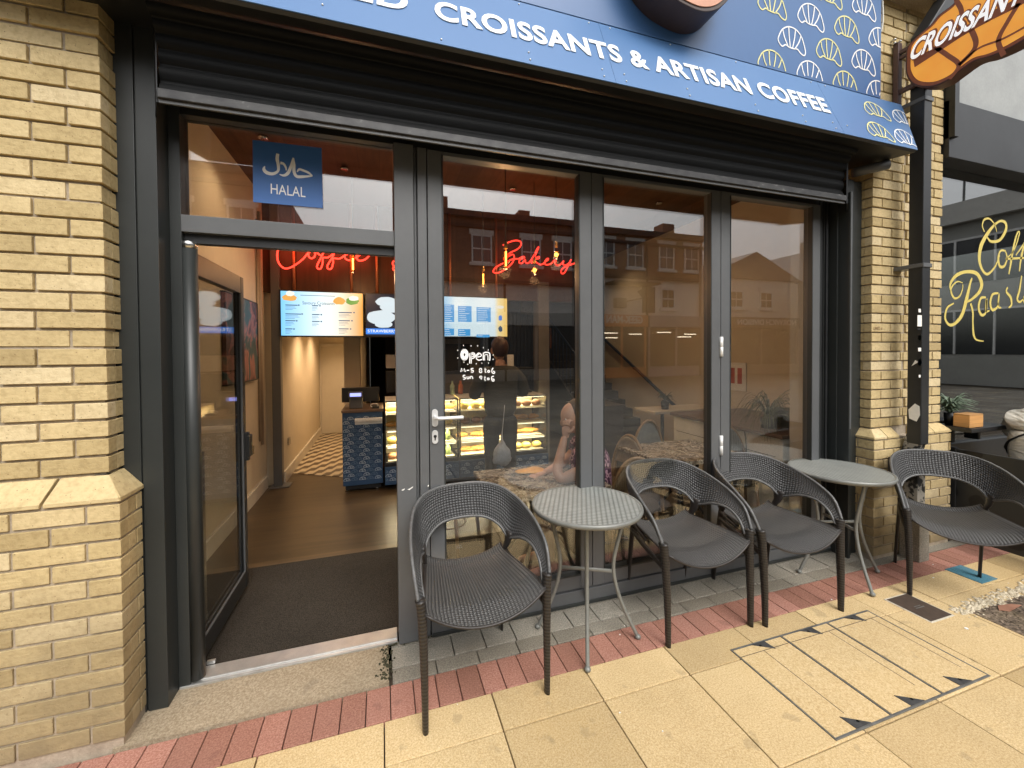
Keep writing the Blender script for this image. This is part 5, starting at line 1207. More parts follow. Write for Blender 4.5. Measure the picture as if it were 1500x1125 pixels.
# ------------------------------------------------------------------ people
def skinned(verts, edges, radii, root=0, sub=2):
    me = bpy.data.meshes.new('sk'); me.from_pydata([tuple(v) for v in verts], edges, []); o = bpy.data.objects.new('sk', me); COL.objects.link(o)
    md = o.modifiers.new('s', 'SKIN'); 
    for i, sv in enumerate(me.skin_vertices[0].data):
        r = radii[i]; sv.radius = r if isinstance(r, tuple) else (r, r); sv.use_root = (i == root)
    o.modifiers.new('u', 'SUBSURF').levels = sub
    dg = bpy.context.evaluated_depsgraph_get(); m2 = bpy.data.meshes.new_from_object(o.evaluated_get(dg))
    vs = [v.co.copy() for v in m2.vertices]; fs = [tuple(p.vertices) for p in m2.polygons]
    bpy.data.objects.remove(o); bpy.data.meshes.remove(me); bpy.data.meshes.remove(m2); return vs, fs
def limb(m, pts, radii, sub=2):
    vs, fs = skinned(pts, [(i, i + 1) for i in range(len(pts) - 1)], radii, 0, sub); m._add(vs, fs, smooth=True)
def head(m, c, fwd, upv=(0, 0, 1), s=1.0):
    f = Vector(fwd).normalized(); u = Vector(upv); u = (u - f * u.dot(f)).normalized(); r = f.cross(u)
    M = Matrix(((r.x, f.x, u.x), (r.y, f.y, u.y), (r.z, f.z, u.z))).to_4x4()
    def fn(p):
        q = p.copy(); 
        if q.z < 0: k = 1 + q.z * .28; q.x *= k; q.y = q.y * k + (.10 * -q.z if q.y > 0 else .12 * q.z * 0)
        # brow, eye sockets, nose, mouth
        if q.y > .2:
            for sx in (-1, 1): d = ((q.x - sx * .36) ** 2 + (q.z - .02) ** 2); q.y -= .12 * math.exp(-d / .03)
            q.y += .30 * math.exp(-(q.x ** 2 / .012 + (q.z + .22) ** 2 / .05)); q.y += .06 * math.exp(-(q.x ** 2 / .08 + (q.z + .52) ** 2 / .01)); q.y += .07 * math.exp(-(q.x ** 2 / .05 + (q.z + .86) ** 2 / .02))
        return q
    m.ball(c, (.074 * s, .092 * s, .112 * s), 32, 24, mat=M, fn=fn)
    for sx in (-1, 1): m.ball(Vector(c) + M.to_3x3() @ Vector((sx * .074, -.005, -.005)) * s, (.010 * s, .020 * s, .030 * s), 10, 8, mat=M)
    return M.to_3x3()
def eyes(par, c, M3, s=1.0):
    m = MB(); k = MB()
    for sx in (-1, 1):
        m.ball(Vector(c) + M3 @ Vector((sx * .028, .074, .004)) * s, .0085 * s, 10, 8); k.ball(Vector(c) + M3 @ Vector((sx * .028, .080, .004)) * s, .0045 * s, 8, 6)
    e_ = m.build('eyes', M_PAPER, par); k.build('pupils', M_RUBBER, e_)
    MB().tube([Vector(c) + M3 @ Vector((x, .088 - abs(x) * .25, -.060)) * s for x in (-.022, -.01, 0, .01, .022)], .0035 * s, 6).build('mouth', pm('lips', (.38, .14, .11), .5), par)
def hand(m, wrist, d, n, s=1.0, curl=.6):
    """d: direction of the fingers, n: palm normal; four unequal bent fingers and a thumb"""
    d = Vector(d).normalized(); n = Vector(n); n = (n - d * n.dot(d)).normalized(); r = d.cross(n)
    W = Vector(wrist)
    limb(m, [W - d * .02 * s, W + d * .03 * s, W + d * .075 * s], [(.021 * s, .016 * s), (.034 * s, .014 * s), (.034 * s, .012 * s)])
    for k, (o, L_) in enumerate(((-.027, .062), (-.009, .072), (.009, .068), (.027, .054))):
        b = W + d * .075 * s + r * o * s; P = [b]; a = curl * .4
        for q in range(3): v = d * math.cos(a) + n * math.sin(a); P.append(P[-1] + v * L_ * s * (.42, .33, .25)[q]); a += curl
        m.tube(smooth(P, 3), [.0088 * s, .0088 * s, .0085 * s, .0085 * s, .008 * s, .008 * s, .0078 * s, .0075 * s, .0072 * s, .006 * s], 8)
    b = W + d * .025 * s - r * .028 * s; m.tube(smooth([b, b - r * .025 * s + d * .02 * s + n * .012 * s, b - r * .030 * s + d * .045 * s + n * .022 * s], 3), [.012 * s, .011 * s, .011 * s, .010 * s, .010 * s, .009 * s, .008 * s], 8)
def foot(m, a, f, s=1.0):
    a = Vector(a); f = Vector(f).normalized(); limb(m, [a + Vector((0, 0, .02)), a - f * .03 + Vector((0, 0, -.035)), a + f * .07 + Vector((0, 0, -.045)), a + f * .16 + Vector((0, 0, -.052))], [.042 * s, .040 * s, .038 * s, .028 * s])
M_SKIN = pm('skin', (.52, .29, .20), .5, var=.08, scale=12); M_SKIN2 = pm('skin_darker', (.36, .20, .13), .5, var=.08, scale=12)
M_HAIRD = pm('dark_hair', (.018, .013, .011), .5, var=.4, scale=30)

# customer standing at the display cases, back to the street
P = Vector((1.10, 3.82, 0)); K = .96
pr = thing('person', 'standing customer in a dark olive jacket and black trousers, back turned, at the display cases', 'person', P)
V = lambda x, y, z: P + Vector((x, y, z)) * K
m = MB(); limb(m, [V(0, 0, 1.28), V(0, .01, 1.38), V(0, .02, 1.44)], [.055, .048, .05]); hm = head(m, V(0, .035, 1.52), (.35, 1, -.15))
hand(m, V(.14, .26, 1.30), (-.1, .25, 1), (-1, .2, 0), curl=.6); hand(m, V(-.12, .27, 1.22), (.3, .25, 1), (1, .2, 0), curl=.6)
limb(m, [V(.24, .10, 1.06), V(.20, .20, 1.16), V(.14, .26, 1.30)], [.034, .031, .023]); limb(m, [V(-.24, .10, 1.04), V(-.19, .20, 1.12), V(-.12, .27, 1.22)], [.034, .030, .022])
bd = m.build('body', M_SKIN, pr); eyes(bd, V(0, .035, 1.52), hm, .9)
m = MB()
vv = [V(0, 0, .82), V(0, 0, .98), V(0, 0, 1.14), V(0, .0, 1.27), V(0, .01, 1.36)]; rr_ = [(.175, .13), (.175, .125), (.19, .13), (.155, .10), (.08, .07)]; ee = [(i, i + 1) for i in range(4)]
for s, tail in ((1, [V(.265, .03, 1.07), V(.245, .12, 1.08), V(.18, .22, 1.22)]), (-1, [V(-.265, .03, 1.07), V(-.245, .12, 1.06), V(-.17, .22, 1.16)])):
    o_ = len(vv); vv += [V(s * .15, 0, 1.28), V(s * .215, .0, 1.22)] + tail; rr_ += [(.08, .075), (.076, .072), (.068, .064), (.056, .054), (.044, .042)]; ee += [(3, o_)] + [(o_ + q, o_ + q + 1) for q in range(4)]
a_, b_ = skinned(vv, ee, rr_); m._add(a_, b_, smooth=True); m.build('jacket', pm('olive_jacket', (.045, .043, .032), .85, var=.2), pr)
m = MB()
for s in (-1, 1): limb(m, [V(s * .07, 0, .88), V(s * .09, .01, .72), V(s * .10, .015, .45), V(s * .11, 0, .08)], [.11, .095, .068, .055])
m.build('trousers', pm('black_trousers', (.010, .010, .011), .8), pr)
m = MB()
for s in (-1, 1): foot(m, V(s * .11, 0, .07), (0, 1, 0), .9)
m.build('shoes', M_RUBBER, pr)
MB().ball(V(0, .01, 1.545), (.086, .098, .115), 20, 14, fn=lambda p: Vector((p.x, min(p.y, .55), max(p.z, -.75 if p.y < 0 else .25)))).build('hair', pm('red_brown_hair', (.045, .018, .012), .5, var=.4, scale=30), pr)
c_ = V(.18, .22, 1.40); ph = tag(MB().box(c_.x - .035, c_.x + .035, c_.y - .006, c_.y + .006, c_.z - .07, c_.z + .07).build('phone', M_PAPER, bevel=.004), 'white phone held up by the standing customer', 'phone')
c_ = V(-.045, -.20, .52); bg_ = thing('carrier_bag', 'pale plastic carrier bag hanging on a thin strap behind the standing customer', 'bag', c_)
MB().ball(c_, (.085, .05, .115), 18, 12, fn=lambda p: Vector((p.x * (1 - .45 * p.z) * (1 + .08 * math.sin(7 * p.z)), p.y, p.z * (1 + .10 * math.sin(6 * p.x))))).build('sack', pm('pale_plastic', (.30, .32, .35), .3, var=.3, bump=.4, bscale=18), bg_)
MB().tube([c_ + Vector((0, 0, .09)), V(-.03, -.155, .70), V(-.01, -.145, .86), V(.0, -.15, .98)], [.014, .005, .003, .003], 8).build('strap', pm('pale_strap', (.45, .45, .43), .5), bg_)

# customer at the marble table
P = Vector((1.38, 2.53, 0))
pw = thing('person', 'seated customer in a purple floral top, elbow on the marble table and hand at mouth', 'person', P)
sh = V(-.06, -.04, .86)
m = MB(); limb(m, [V(-.03, 0, .84), V(-.085, -.01, .92), V(-.11, -.01, .97)], [.05, .042, .045]); hc = V(-.15, -.01, 1.035); hm = head(m, hc, (-1, -.15, -.12), s=.93)
limb(m, [V(-.02, -.17, .83), V(-.15, -.22, .72), V(-.33, -.20, .665), V(-.345, -.17, .71), V(-.29, -.12, .82), V(-.245, -.085, .925)], [.050, .046, .040, .038, .031, .021])
hand(m, V(-.235, -.085, .925), (.05, .12, 1), (1, .35, 0), s=.9, curl=.75)
limb(m, [V(.0, .16, .80), V(-.10, .18, .68), V(-.22, .12, .655), V(-.36, .02, .65)], [.044, .04, .034, .022]); hand(m, V(-.36, .02, .65), (-1, -.3, -.05), (0, 0, -1), s=.9, curl=.35)
for s in (-1, 1): limb(m, [V(-.36, s * .09, .36), V(-.38, s * .10, .2), V(-.36, s * .10, .08)], [.05, .042, .03]); foot(m, V(-.36, s * .10, .075), (-1, 0, 0), .8)
bd = m.build('body', M_SKIN, pw); eyes(bd, hc, hm, .93)
t = NT('purple_floral'); vr = t.n('ShaderNodeTexVoronoi'); vr.inputs['Scale'].default_value = 26; t.link(t.obj(), vr.inputs[0]); nn = t.noise(38, 2, dist=2)
M_FLOR = t.fin(t.mix(t.ramp(vr.outputs['Distance'], [(.28, (0, 0, 0)), (.34, (1, 1, 1)), (.46, (1, 1, 1)), (.5, (0, 0, 0))]), t.ramp(nn, [(.4, (.035, .010, .035)), (.62, (.13, .03, .10))]), (.50, .30, .36)), .7)
m = MB(); limb(m, [V(0, 0, .38), V(.01, 0, .52), V(.0, 0, .68), V(-.03, 0, .79), V(-.05, 0, .86)], [(.15, .17), (.13, .15), (.125, .165), (.10, .15), (.055, .06)])
for s, e_ in ((-1, V(-.09, -.20, .74)), (1, V(-.06, .18, .73))): limb(m, [V(-.02, s * .10, .83), V(-.02, s * .165, .82), e_], [.055, .060, .055])
for s in (-1, 1): limb(m, [V(.02, s * .08, .42), V(-.18, s * .09, .43), V(-.36, s * .09, .42), V(-.37, s * .09, .30)], [.095, .088, .072, .070])
m.build('floral_dress', M_FLOR, pw)
def hairfn(p): return Vector((p.x, p.y if p.y < .25 else .25 + (p.y - .25) * .1, p.z))
MB().ball(hc + Vector((.030, 0, .022)), (.080, .080, .108), 20, 14).ball(hc + Vector((.085, 0, -.04)), (.045, .05, .06), 12, 10).build('hair', pm('grey_brown_hair', (.06, .045, .038), .5, var=.4, scale=30), pw)

# neighbour's customer behind the barrier
P = Vector((4.47, 1.58, 0))
pn = thing('person', 'seated person in a white shirt with a black back strap, behind the black barrier', 'person', P)
m = MB(); limb(m, [V(.0, 0, 1.06), V(.02, 0, 1.16), V(.05, 0, 1.21)], [.055, .05, .05]); hc = V(.07, 0, 1.29); hm = head(m, hc, (1, .1, -.1))
for s in (-1, 1): limb(m, [V(.03, s * .14, .93), V(.10, s * .19, .82), V(.18, s * .18, .72), V(.32, s * .10, .70)], [.045, .043, .036, .025]); hand(m, V(.32, s * .10, .70), (1, -s * .5, 0), (0, 0, -1), curl=.4)
bd = m.build('body', M_SKIN2, pn); eyes(bd, hc, hm)
m = MB()
vv = [V(.02, 0, .42), V(-.01, 0, .58), V(-.035, 0, .76), V(-.04, 0, .90), V(-.01, 0, 1.0), V(.01, 0, 1.07)]; rr_ = [(.17, .18), (.175, .18), (.185, .185), (.18, .175), (.135, .13), (.065, .065)]; ee = [(i, i + 1) for i in range(5)]
for s in (-1, 1):
    o_ = len(vv); vv += [V(.0, s * .13, .96), V(.05, s * .19, .90), V(.11, s * .21, .80)]; rr_ += [(.090, .090), (.074, .074), (.060, .062)]; ee += [(4, o_), (o_, o_ + 1), (o_ + 1, o_ + 2)]
a_, b_ = skinned(vv, ee, rr_); m._add(a_, b_, smooth=True); m_sh = m
t = NT('white_cotton'); nn = t.noise(5, 3, t.scaled((1, 1, 2.5)), dist=.8); m.build('shirt', t.fin((.72, .68, .58), .85, 0, .2, t.bump(nn, .8, .05)), pn)
m = MB()
for s in (-1, 1): limb(m, [V(.02, s * .09, .46), V(.25, s * .11, .46), V(.44, s * .12, .44), V(.45, s * .12, .10)], [.10, .09, .07, .05]); foot(m, V(.45, s * .12, .08), (1, 0, 0))
m.build('trousers', pm('navy_trousers', (.02, .025, .04), .8), pn)
MB().ball(hc + Vector((-.014, 0, .02)), (.095, .084, .112), 20, 14).build('hair', M_HAIRD, pn)
from mathutils.bvhtree import BVHTree
bv = BVHTree.FromPolygons([Vector(q) for q in m_sh.v], m_sh.f); sp_ = []
for k in range(26):
    a = math.radians(250 - k * 8); z_ = 1.10 - .0215 * k; d_ = Vector((math.cos(a), math.sin(a), 0)); o_ = V(0, 0, z_)
    hit = bv.ray_cast(o_ + d_ * .8, -d_)
    if hit[0] is not None: sp_.append(hit[0] + d_ * .004)
MB().tube(sp_, .014, 8, flat=.35, upv=(0, 0, 1)).build('strap', M_RUBBER, pn)
st_ = thing('cafe_stool', 'dark stool under the seated person behind the barrier', 'stool', (4.52, 1.6, 0)); MB().lathe([(.001, .36), (.19, .36), (.19, .40), (.001, .40)], (4.52, 1.6, 0), 24).build('seat', M_BLACK, st_)
for k in range(4): a = math.pi / 4 + k * math.pi / 2; MB().tube([(4.52 + .12 * math.cos(a), 1.6 + .12 * math.sin(a), .36), (4.52 + .17 * math.cos(a), 1.6 + .17 * math.sin(a), 0)], .013, 8).build('leg', M_BLACK, st_)
sb_ = thing('cafe_stool', 'plain dark stool under the customer at the marble table', 'stool', (1.40, 2.53, 0)); 
MB().lathe([(.001, .29), (.17, .29), (.17, .32), (.001, .32)], (1.40, 2.53, 0), 24).build('seat', M_BENT, sb_)
for k in range(4): a = math.pi / 4 + k * math.pi / 2; MB().tube([(1.40 + .10 * math.cos(a), 2.53 + .10 * math.sin(a), .29), (1.40 + .14 * math.cos(a), 2.53 + .14 * math.sin(a), 0)], .012, 8).build('leg', M_BENT, sb_)

# ------------------------------------------------------------------ shop next door
ns = thing('neighbouring_shopfront', 'dark shopfront with gold script lettering on its window at the right edge', 'shopfront', (6.0, 2.0, 0))
MB().box(4.035, 9, 1.985, 2.10, .0, .70).build('stall_riser', M_BLACK, ns, bevel=.004)
MB().box(4.035, 4.075, 1.98, 2.10, .70, 2.86).box(8.9, 9, 1.98, 2.1, .7, 2.86).build('side_frame', M_BLACK, ns, bevel=.003)
ngl = MB().box(4.075, 8.9, 2.02, 2.03, .70, 2.86).build('window_glass', glass('shop_window_glass', 3.3, (.6, .62, .6)), ns)
MB().box(4.0, 9, 1.90, 2.3, 2.86, 3.28).build('dark_beam', M_BLACK, ns, bevel=.004)
MB().box(4.03, 9, 1.93, 2.3, 3.282, 4.6).build('grey_fascia', pm('grey_fascia', (.30, .31, .30), .5), ns, bevel=.004)
MB().box(4.0, 4.05, 1.87, 1.93, 3.0, 3.9).build('fascia_end', M_BLACK, ns)
M_GOLD = pm('gold_lettering', (.62, .50, .13), .5, var=.1, scale=30)
m = MB(); gp = lambda a, b: on(1, 2.0175, 1360 + a / 4.686, 280 + b / 4.686)
def gs(pts, wd):
    S_ = smooth([gp(*q) for q in pts], 5); n = len(S_); W = []
    for i in range(n): t_ = i / (n - 1) * (len(wd) - 1); k = min(int(t_), len(wd) - 2); W.append((wd[k] + (wd[k + 1] - wd[k]) * (t_ - k)) * .0036)
    m.stroke(S_, W, (0, -1, 0))
gs([(470, 280), (455, 230), (420, 190), (385, 195), (370, 235), (385, 280)], [2, 3, 4, 5, 4, 3])
gs([(400, 310), (430, 345), (490, 335), (530, 270), (530, 220), (495, 205), (450, 235), (400, 300), (360, 380), (350, 470), (370, 540), (405, 570), (450, 530), (475, 480), (490, 440)], [4, 6, 7, 9, 8, 5, 6, 10, 12, 10, 7, 6, 5, 4, 3])
gs([(530, 410), (495, 410), (480, 460), (490, 515), (520, 515), (540, 460), (530, 415)], [4, 5, 7, 7, 6, 5, 4]); gs([(540, 460), (590, 400), (625, 290), (610, 290), (585, 380), (565, 500), (552, 570)], [3, 4, 4, 5, 7, 7, 4]); gs([(600, 440), (650, 370), (700, 290), (680, 300), (640, 440), (625, 550)], [3, 5, 5, 6, 7, 4]); gs([(530, 465), (656, 458)], [5, 5])
gs([(235, 630), (200, 620), (165, 650), (155, 690), (180, 735), (215, 720), (235, 670), (235, 640)], [2, 3, 4, 5, 5, 4, 3, 2])
gs([(160, 700), (150, 640), (190, 580), (260, 553), (330, 565), (365, 630), (350, 690), (300, 740), (265, 760)], [4, 6, 8, 7, 9, 12, 9, 6, 4])
gs([(300, 595), (285, 640), (262, 740), (230, 850), (180, 910), (140, 915), (115, 870), (130, 800), (175, 770)], [4, 7, 11, 10, 7, 6, 6, 5, 3])
gs([(290, 770), (305, 830), (305, 900), (310, 980), (330, 1020), (380, 1030)], [6, 6, 5, 7, 4, 2])
gs([(395, 730), (360, 735), (345, 800), (365, 850), (395, 830), (400, 740), (395, 820), (420, 820)], [4, 6, 7, 7, 5, 6, 6, 3]); gs([(480, 700), (440, 710), (425, 770), (440, 815), (475, 790), (485, 705), (480, 790), (500, 800)], [4, 6, 7, 7, 5, 6, 6, 3])
gs([(545, 660), (535, 690), (565, 730), (570, 780), (550, 800)], [4, 6, 8, 6, 3]); gs([(640, 580), (625, 680), (610, 740), (630, 760), (670, 720)], [4, 7, 7, 5, 3]); gs([(700, 690), (670, 700), (655, 750), (680, 790), (720, 760)], [4, 5, 6, 6, 3])
m.build('gold_script_lettering', M_GOLD, ngl)
struct('neighbour_room', MB().box(4.0, 9.2, 2.3, 2.31, 0, .6).box(4.0, 9.2, 5.0, 5.1, 0, 3.2).box(4.03, 9.2, 2.2, 5.0, -.02, 0).box(4.03, 9.2, 2.2, 5.0, 3.0, 3.05), pm('dark_room', (.02, .018, .016), .8))
bx_ = tag(MB().box(4.04, 4.205, 1.79, 1.88, .872, .968).build('wooden_crate', boards('crate_wood', (.50, .26, .09), .6, .06, 2), bevel=.003), 'small orange brown wooden crate on the dark ledge under the gold lettering', 'crate')
tag(MB().box(4.02, 4.50, 1.77, 1.982, .84, .87).box(4.08, 4.11, 1.9, 1.982, .74, .84).box(4.40, 4.43, 1.9, 1.982, .74, .84).build('window_ledge', M_BLACK, bevel=.003), 'dark ledge fixed outside the neighbouring window', 'ledge')
leafy('potted_plant', 'grey green bushy plant beside the crate, by the pillar', (4.12, 1.935, .871), 110, .17, pm('grey_leaf', (.10, .14, .09), .6, var=.4), .1, .024, .036, .09)
t = NT('scuffed_black_panel'); vr = t.noise(4.2, 2, rough=.3)
M_SCUFF = t.fin(t.ramp(vr, [(.50, (.032, .032, .029)), (.60, (.028, .028, .026)), (.615, (.008, .008, .008))]), .45, 0, .5)
br = thing('cafe_barrier', 'black scuffed low barrier panel standing out from the wall right of the pillar', 'barrier', (4.14, 1.4, 0))
MB().box(4.13, 4.15, .85, 1.93, .03, .69).build('panel', M_SCUFF, br, bevel=.003)
MB().box(4.10, 4.18, .85, .89, 0, .72).build('post', M_BLACK, br, bevel=.003); MB().box(4.12, 4.16, 1.90, 1.935, 0, .7).build('post', M_BLACK, br, bevel=.003)
MB().box(4.0, 4.28, .80, .94, 0, .012).build('base_plate', M_BLACK, br)

# ------------------------------------------------------------------ the street opposite (seen mirrored in the glass)
FYO = -14.8
def brickwork(name, c1, c2):
    t = NT(name); b_ = t.n('ShaderNodeTexBrick'); mp = t.n('ShaderNodeMapping'); t.link(t.obj(), mp.inputs[0]); mp.inputs['Rotation'].default_value = (R(90), 0, 0)
    t.link(mp.outputs[0], b_.inputs['Vector']); b_.inputs['Scale'].default_value = 4.2; b_.inputs['Color1'].default_value = c1 + (1,); b_.inputs['Color2'].default_value = c2 + (1,); b_.inputs['Mortar'].default_value = (.2, .17, .14, 1)
    b_.inputs['Brick Width'].default_value = .95; b_.inputs['Row Height'].default_value = .32; b_.inputs['Mortar Size'].default_value = .02
    return t.fin(t.mix(1, b_.outputs['Color'], t.ramp(t.noise(.7, 4), [(.3, (.7,) * 3), (.7, (1.1,) * 3)]), 'MULTIPLY'), .9)
M_OBR = brickwork('red_brown_brick', (.30, .15, .10), (.22, .11, .075)); M_OBR2 = brickwork('orange_brick', (.42, .22, .13), (.33, .17, .10))
M_REND = pm('off_white_render', (.85, .80, .74), .85, var=.1, scale=.8); M_ROOF = pm('dark_roof_trim', (.06, .045, .04), .8, var=.2); M_OGL = pm('dark_window', (.03, .033, .036), .15, spec=.8); M_OFR = pm('white_window_frame', (.85, .85, .83), .6)
def far_window(par, x, z, wd, ht, y, sill=True):
    f = MB().box(x, x + wd, y + .001, y + .05, z, z + .07).box(x, x + wd, y + .001, y + .05, z + ht - .07, z + ht).box(x, x + .07, y + .001, y + .05, z + .07, z + ht - .07).box(x + wd - .07, x + wd, y + .001, y + .05, z + .07, z + ht - .07).box(x + .07, x + wd - .07, y + .001, y + .045, z + ht * .5 - .03, z + ht * .5 + .03).box(x + wd / 2 - .02, x + wd / 2 + .02, y + .001, y + .04, z + .07, z + ht - .07).build('window', M_OFR, par)
    MB().box(x + .07, x + wd - .07, y + .002, y + .02, z + .07, z + ht - .07).build('pane', M_OGL, f)
    if sill: MB().box(x - .12, x + wd + .12, y + .002, y + .14, z - .14, z - .001).box(x - .1, x + wd + .1, y + .002, y + .05, z + ht + .001, z + ht + .24).build('sill_and_lintel', M_REND, f)
def far_shop(par, x0, x1, y, col, fcol, txt=None, fz=2.72, tcol=None, size=.36):
    m = MB().box(x0, x1, y + .001, y + .22, fz, fz + .62); f = m.build('fascia', pm('fascia_%d' % int(x0 * 10), fcol, .5), par)
    MB().box(x0 + .15, x1 - .15, y + .002, y + .06, .55, fz - .01).build('shop_window', M_OGL, par)
    MB().box(x0, x1, y + .003, y + .10, 0, .54).box(x0, x0 + .14, y + .003, y + .10, .541, fz - .002).box(x1 - .14, x1, y + .003, y + .1, .541, fz - .002).box((x0 + x1) / 2 - .06, (x0 + x1) / 2 + .06, y + .061, y + .1, .541, fz - .002).build('shop_frame', pm('shopframe_%d' % int(x0 * 10), col, .5), par)
    if txt: text_part(txt, tcol or M_WHITE, f, (x1 - .35, y + .225, fz + .18), (-1, 0, 0), (0, 0, 1), size, min(x1 - x0 - .9, len(txt) * size * .62), ext=.01, bold=.02)
def terrace(label, x0, x1, top, mat, low=4.7, win=True, wz=5.65, wx=None, roof=True, n=None):
    b_ = thing('brick_building', label, 'building', ((x0 + x1) / 2, FYO, 0))
    MB().box(x0, x1, FYO - 9, FYO, low, top).build('upper_wall', mat, b_)
    MB().box(x0, x1, FYO - 9, FYO + .05, 0, low).build('rendered_lower_wall', M_REND, b_)
    MB().box(x0, x1, FYO - .3, FYO + .22, top + .001, top + .30).box(x0, x1, FYO + .003, FYO + .12, top - .45, top - .3).build('cornice', M_ROOF, b_)
    MB().box(x0, x1, FYO + .055, FYO + .3, low + .002, low + .14).build('string_course', M_ROOF, b_)
    for x in (wx or []): far_window(b_, x, wz, 1.0, 1.35, FYO)
    return b_
t0 = terrace('lower brick building opposite the doorway, left of the long brick building', -4.0, 2.2, 5.9, M_OBR2, low=4.0, wx=[-3, -.8, 1.0], wz=4.2)
t1 = terrace('long red brown brick building directly opposite, reflected behind the neon word', 2.23, 10.0, 7.75, M_OBR, wx=[4.1, 6.6, 8.3])
for k, (a, b, c_, f_) in enumerate(((2.3, 4.6, (.2, .2, .2), (.5, .47, .42)), (4.7, 9.9, (.35, .33, .3), (.55, .52, .48)))): far_shop(t1, a, b, FYO + .06, c_, f_)
ch_ = MB().box(2.6, 3.2, FYO - 2, FYO - 1.2, 8.05, 9.1).build('chimney', M_OBR, t1); MB().tube([(2.95, FYO - 1.6, 9.1), (2.95, FYO - 1.6, 10.4)], .03, 6).tube([(2.4, FYO - 1.6, 10.2), (3.5, FYO - 1.6, 10.2)], .015, 5).tube([(2.5, FYO - 1.6, 9.9), (3.4, FYO - 1.6, 9.9)], .015, 5).build('aerial', M_BLACK, ch_)
far_shop(t0, -3.9, 2.1, FYO + .06, (.1, .12, .1), (.35, .32, .28))
t2 = terrace('orange brown brick building with a white lower storey, reflected in the third pane', 10.03, 17.6, 7.6, M_OBR2, low=5.3, wx=[10.8, 12.6, 14.6, 16.3], wz=5.9)
far_shop(t2, 10.6, 13.7, FYO + .06, (.75, .26, .08), (.70, .20, .06), 'GEEK-MAN', size=.55, fz=2.72)
far_shop(t2, 13.8, 17.5, FYO + .06, (.42, .36, .38), (.40, .34, .35))
far_window(t2, 14.7, 3.75, .9, 1.1, FYO + .051)
MB().box(11.2, 14.0, FYO + .1, FYO + 1.0, 4.9, 5.0).build('awning_top', M_ROOF, t2)
t3 = thing('white_gable_building', 'white rendered gabled building reflected in the rightmost pane', 'building', (20.6, FYO, 0))
MB().box(17.7, 24.6, FYO - 9, FYO + .3, 0, 5.6).build('wall', M_REND, t3)
MB().prism([(17.5, 5.601), (24.8, 5.601), (21.1, 7.2)], 1, FYO - 9, FYO + .45).build('gable_roof', pm('slate_roof', (.16, .14, .13), .7, var=.25, scale=3), t3)
far_shop(t3, 18.6, 24.5, FYO + .31, (.25, .22, .2), (.10, .07, .06), 'NORWICH DIVISION', size=.46)
E_SL = emi('shop_strip_light', (1, .85, .6), 3)
for x, z, l in ((11.0, 2.35, .9), (11.2, 2.1, .7), (12.6, 2.3, .8), (14.4, 2.4, .9), (15.6, 2.15, 1.1), (16.2, 2.3, .8)):
    MB().box(x, x + l, FYO + .125, FYO + .14, z, z + .05).build('shop_light', E_SL, t2)
for x in (10.3, 13.75, 17.3): MB().tube([(x, FYO + .16, 0), (x, FYO + .16, 7.3)], .06, 8).build('drainpipe', M_ROOF, t2)
for x in (5.7, 9.6): MB().tube([(x, FYO + .14, 0), (x, FYO + .14, 7.4)], .06, 8).build('drainpipe', M_ROOF, t1)
MB().prism([(12.6, 4.5), (13.1, 4.75), (12.95, 4.1)], 1, FYO + .9, FYO + .93).tube([(12.2, FYO + .1, 4.0), (13.3, FYO + .9, 4.25)], .03, 6).build('pennant', M_ROOF, t2)
MB().box(11.7, 12.3, FYO + .06, FYO + .4, 3.7, 4.2).build('air_unit', pm('air_unit_grey', (.25, .2, .17), .6), t2)
MB().box(13.5, 14.3, FYO + .052, FYO + .1, 3.5, 4.9).build('doorway', M_OGL, t2)
MB().box(6.9, 7.5, FYO - 2, FYO - 1.2, 8.05, 8.8).build('chimney', M_OBR, t1); MB().box(15.8, 16.6, FYO - 2, FYO - 1.2, 7.9, 8.9).build('chimney', M_OBR2, t2)
for x in (19.2, 21.5): far_window(t3, x, 3.9, 1.0, 1.0, FYO + .3)
t4 = thing('modern_block', 'white modern block with a red brick strip beyond the gabled building', 'building', (29, FYO, 0))
MB().box(24.8, 36, FYO - 12, FYO + 1.5, 0, 7.4).build('wall', pm('white_cladding', (.7, .7, .68), .6), t4)
MB().box(24.79, 26.2, FYO + 1.501, FYO + 1.6, 0, 7.3).build('red_strip', pm('red_panel', (.5, .10, .05), .6), t4)
for x in (27, 30, 33): far_window(t4, x, 4.5, 1.8, 1.4, FYO + 1.5, False); far_window(t4, x, 1.5, 1.8, 1.6, FYO + 1.5, False)
t5 = terrace('dark brick building at the far left end of the opposite side', -14, -4.03, 8.6, M_OBR, wx=[-13, -10.5, -8, -5.8], wz=6.0)
for a, b in ((-13.9, -9), (-8.9, -4.1)): far_shop(t5, a, b, FYO + .06, (.1, .1, .1), (.15, .2, .25))
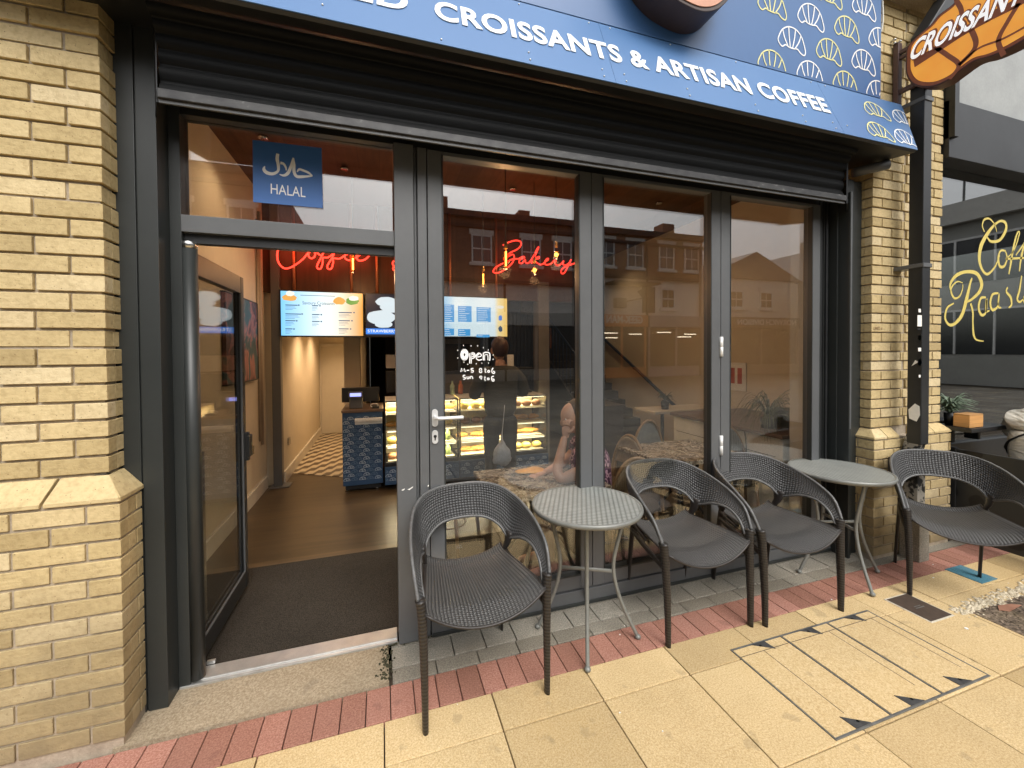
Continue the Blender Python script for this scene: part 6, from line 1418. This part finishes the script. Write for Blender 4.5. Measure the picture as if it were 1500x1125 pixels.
# office block end-on down the street
ob = thing('office_block', 'grey flat roofed office block with a long roof railing, reflected in the neighbouring window', 'building', (24, -6, 0))
MB().box(22, 34, -12, -2.6, 0, 6.4).build('wall', pm('grey_concrete_wall', (.40, .40, .37), .8, var=.12, scale=1), ob)
MB().box(21.7, 34.2, -12.2, -2.4, 6.401, 7.2).build('parapet', pm('pale_concrete', (.6, .59, .55), .8, var=.1), ob)
for z in (1.2, 4.0):
    m = MB()
    MB().box(21.99, 21.998, -11.8, -2.8, z, z + 1.7).build('window', M_OGL, ob)
    for k in range(9): m.box(21.94, 21.989, -11.8 + k * 1.12, -11.74 + k * 1.12, z, z + 1.7)
    m.box(21.94, 21.989, -11.8, -2.8, z + 1.701, z + 1.78).build('mullions', M_OFR, ob)
for y in (-5.0, -6.4):
    t_ = tag(MB().tube([(23, y, 7.2), (23, y, 9.0)], .04, 6).box(22.8, 23.2, y - .05, y + .05, 9.0, 9.08).build('roof_mast', M_FRAME2), '%s roof mast on the grey office block' % ('nearer' if y == -5.0 else 'farther'), 'mast')
# disabled parking sign
ps = thing('parking_sign', 'blue parking sign with a white wheelchair symbol, reflected in the third pane', 'road sign', (0, 0, 0))
c_ = on(1, 9.0, 1045, 415); Y = 4.18 - 9.0; ps.location = (c_.x, Y, 0)
MB().tube([(c_.x, Y - .04, 0), (c_.x, Y - .04, c_.z + .55)], .035, 10).build('post', M_FRAME2, ps)
pl = MB().box(c_.x - .38, c_.x + .38, Y, Y + .012, c_.z - .48, c_.z + .48).build('plate', M_WHITE, ps)
MB().box(c_.x - .35, c_.x + .35, Y + .0125, Y + .015, c_.z - .45, c_.z + .45).build('blue_field', pm('sign_blue', (.04, .08, .30), .4), pl)
m = MB(); N_ = (0, 1, 0); S1 = lambda pts, w_: m.stroke([(c_.x - a, Y + .0165, c_.z + b) for a, b in pts], w_, N_)
S1([(.16 * math.cos(a) - .02, .16 * math.sin(a) - .05) for a in [math.pi * (.7 + k * .13) for k in range(10)]], .035); S1([(-.04, .25), (-.03, .05), (.10, .05), (.16, -.12), (.22, -.12)], .04); S1([(-.035, .16), (.08, .16)], .03); S1([(-.06, .34), (-.02, .34)], .05)
m.build('wheelchair_symbol', M_WHITE, pl)
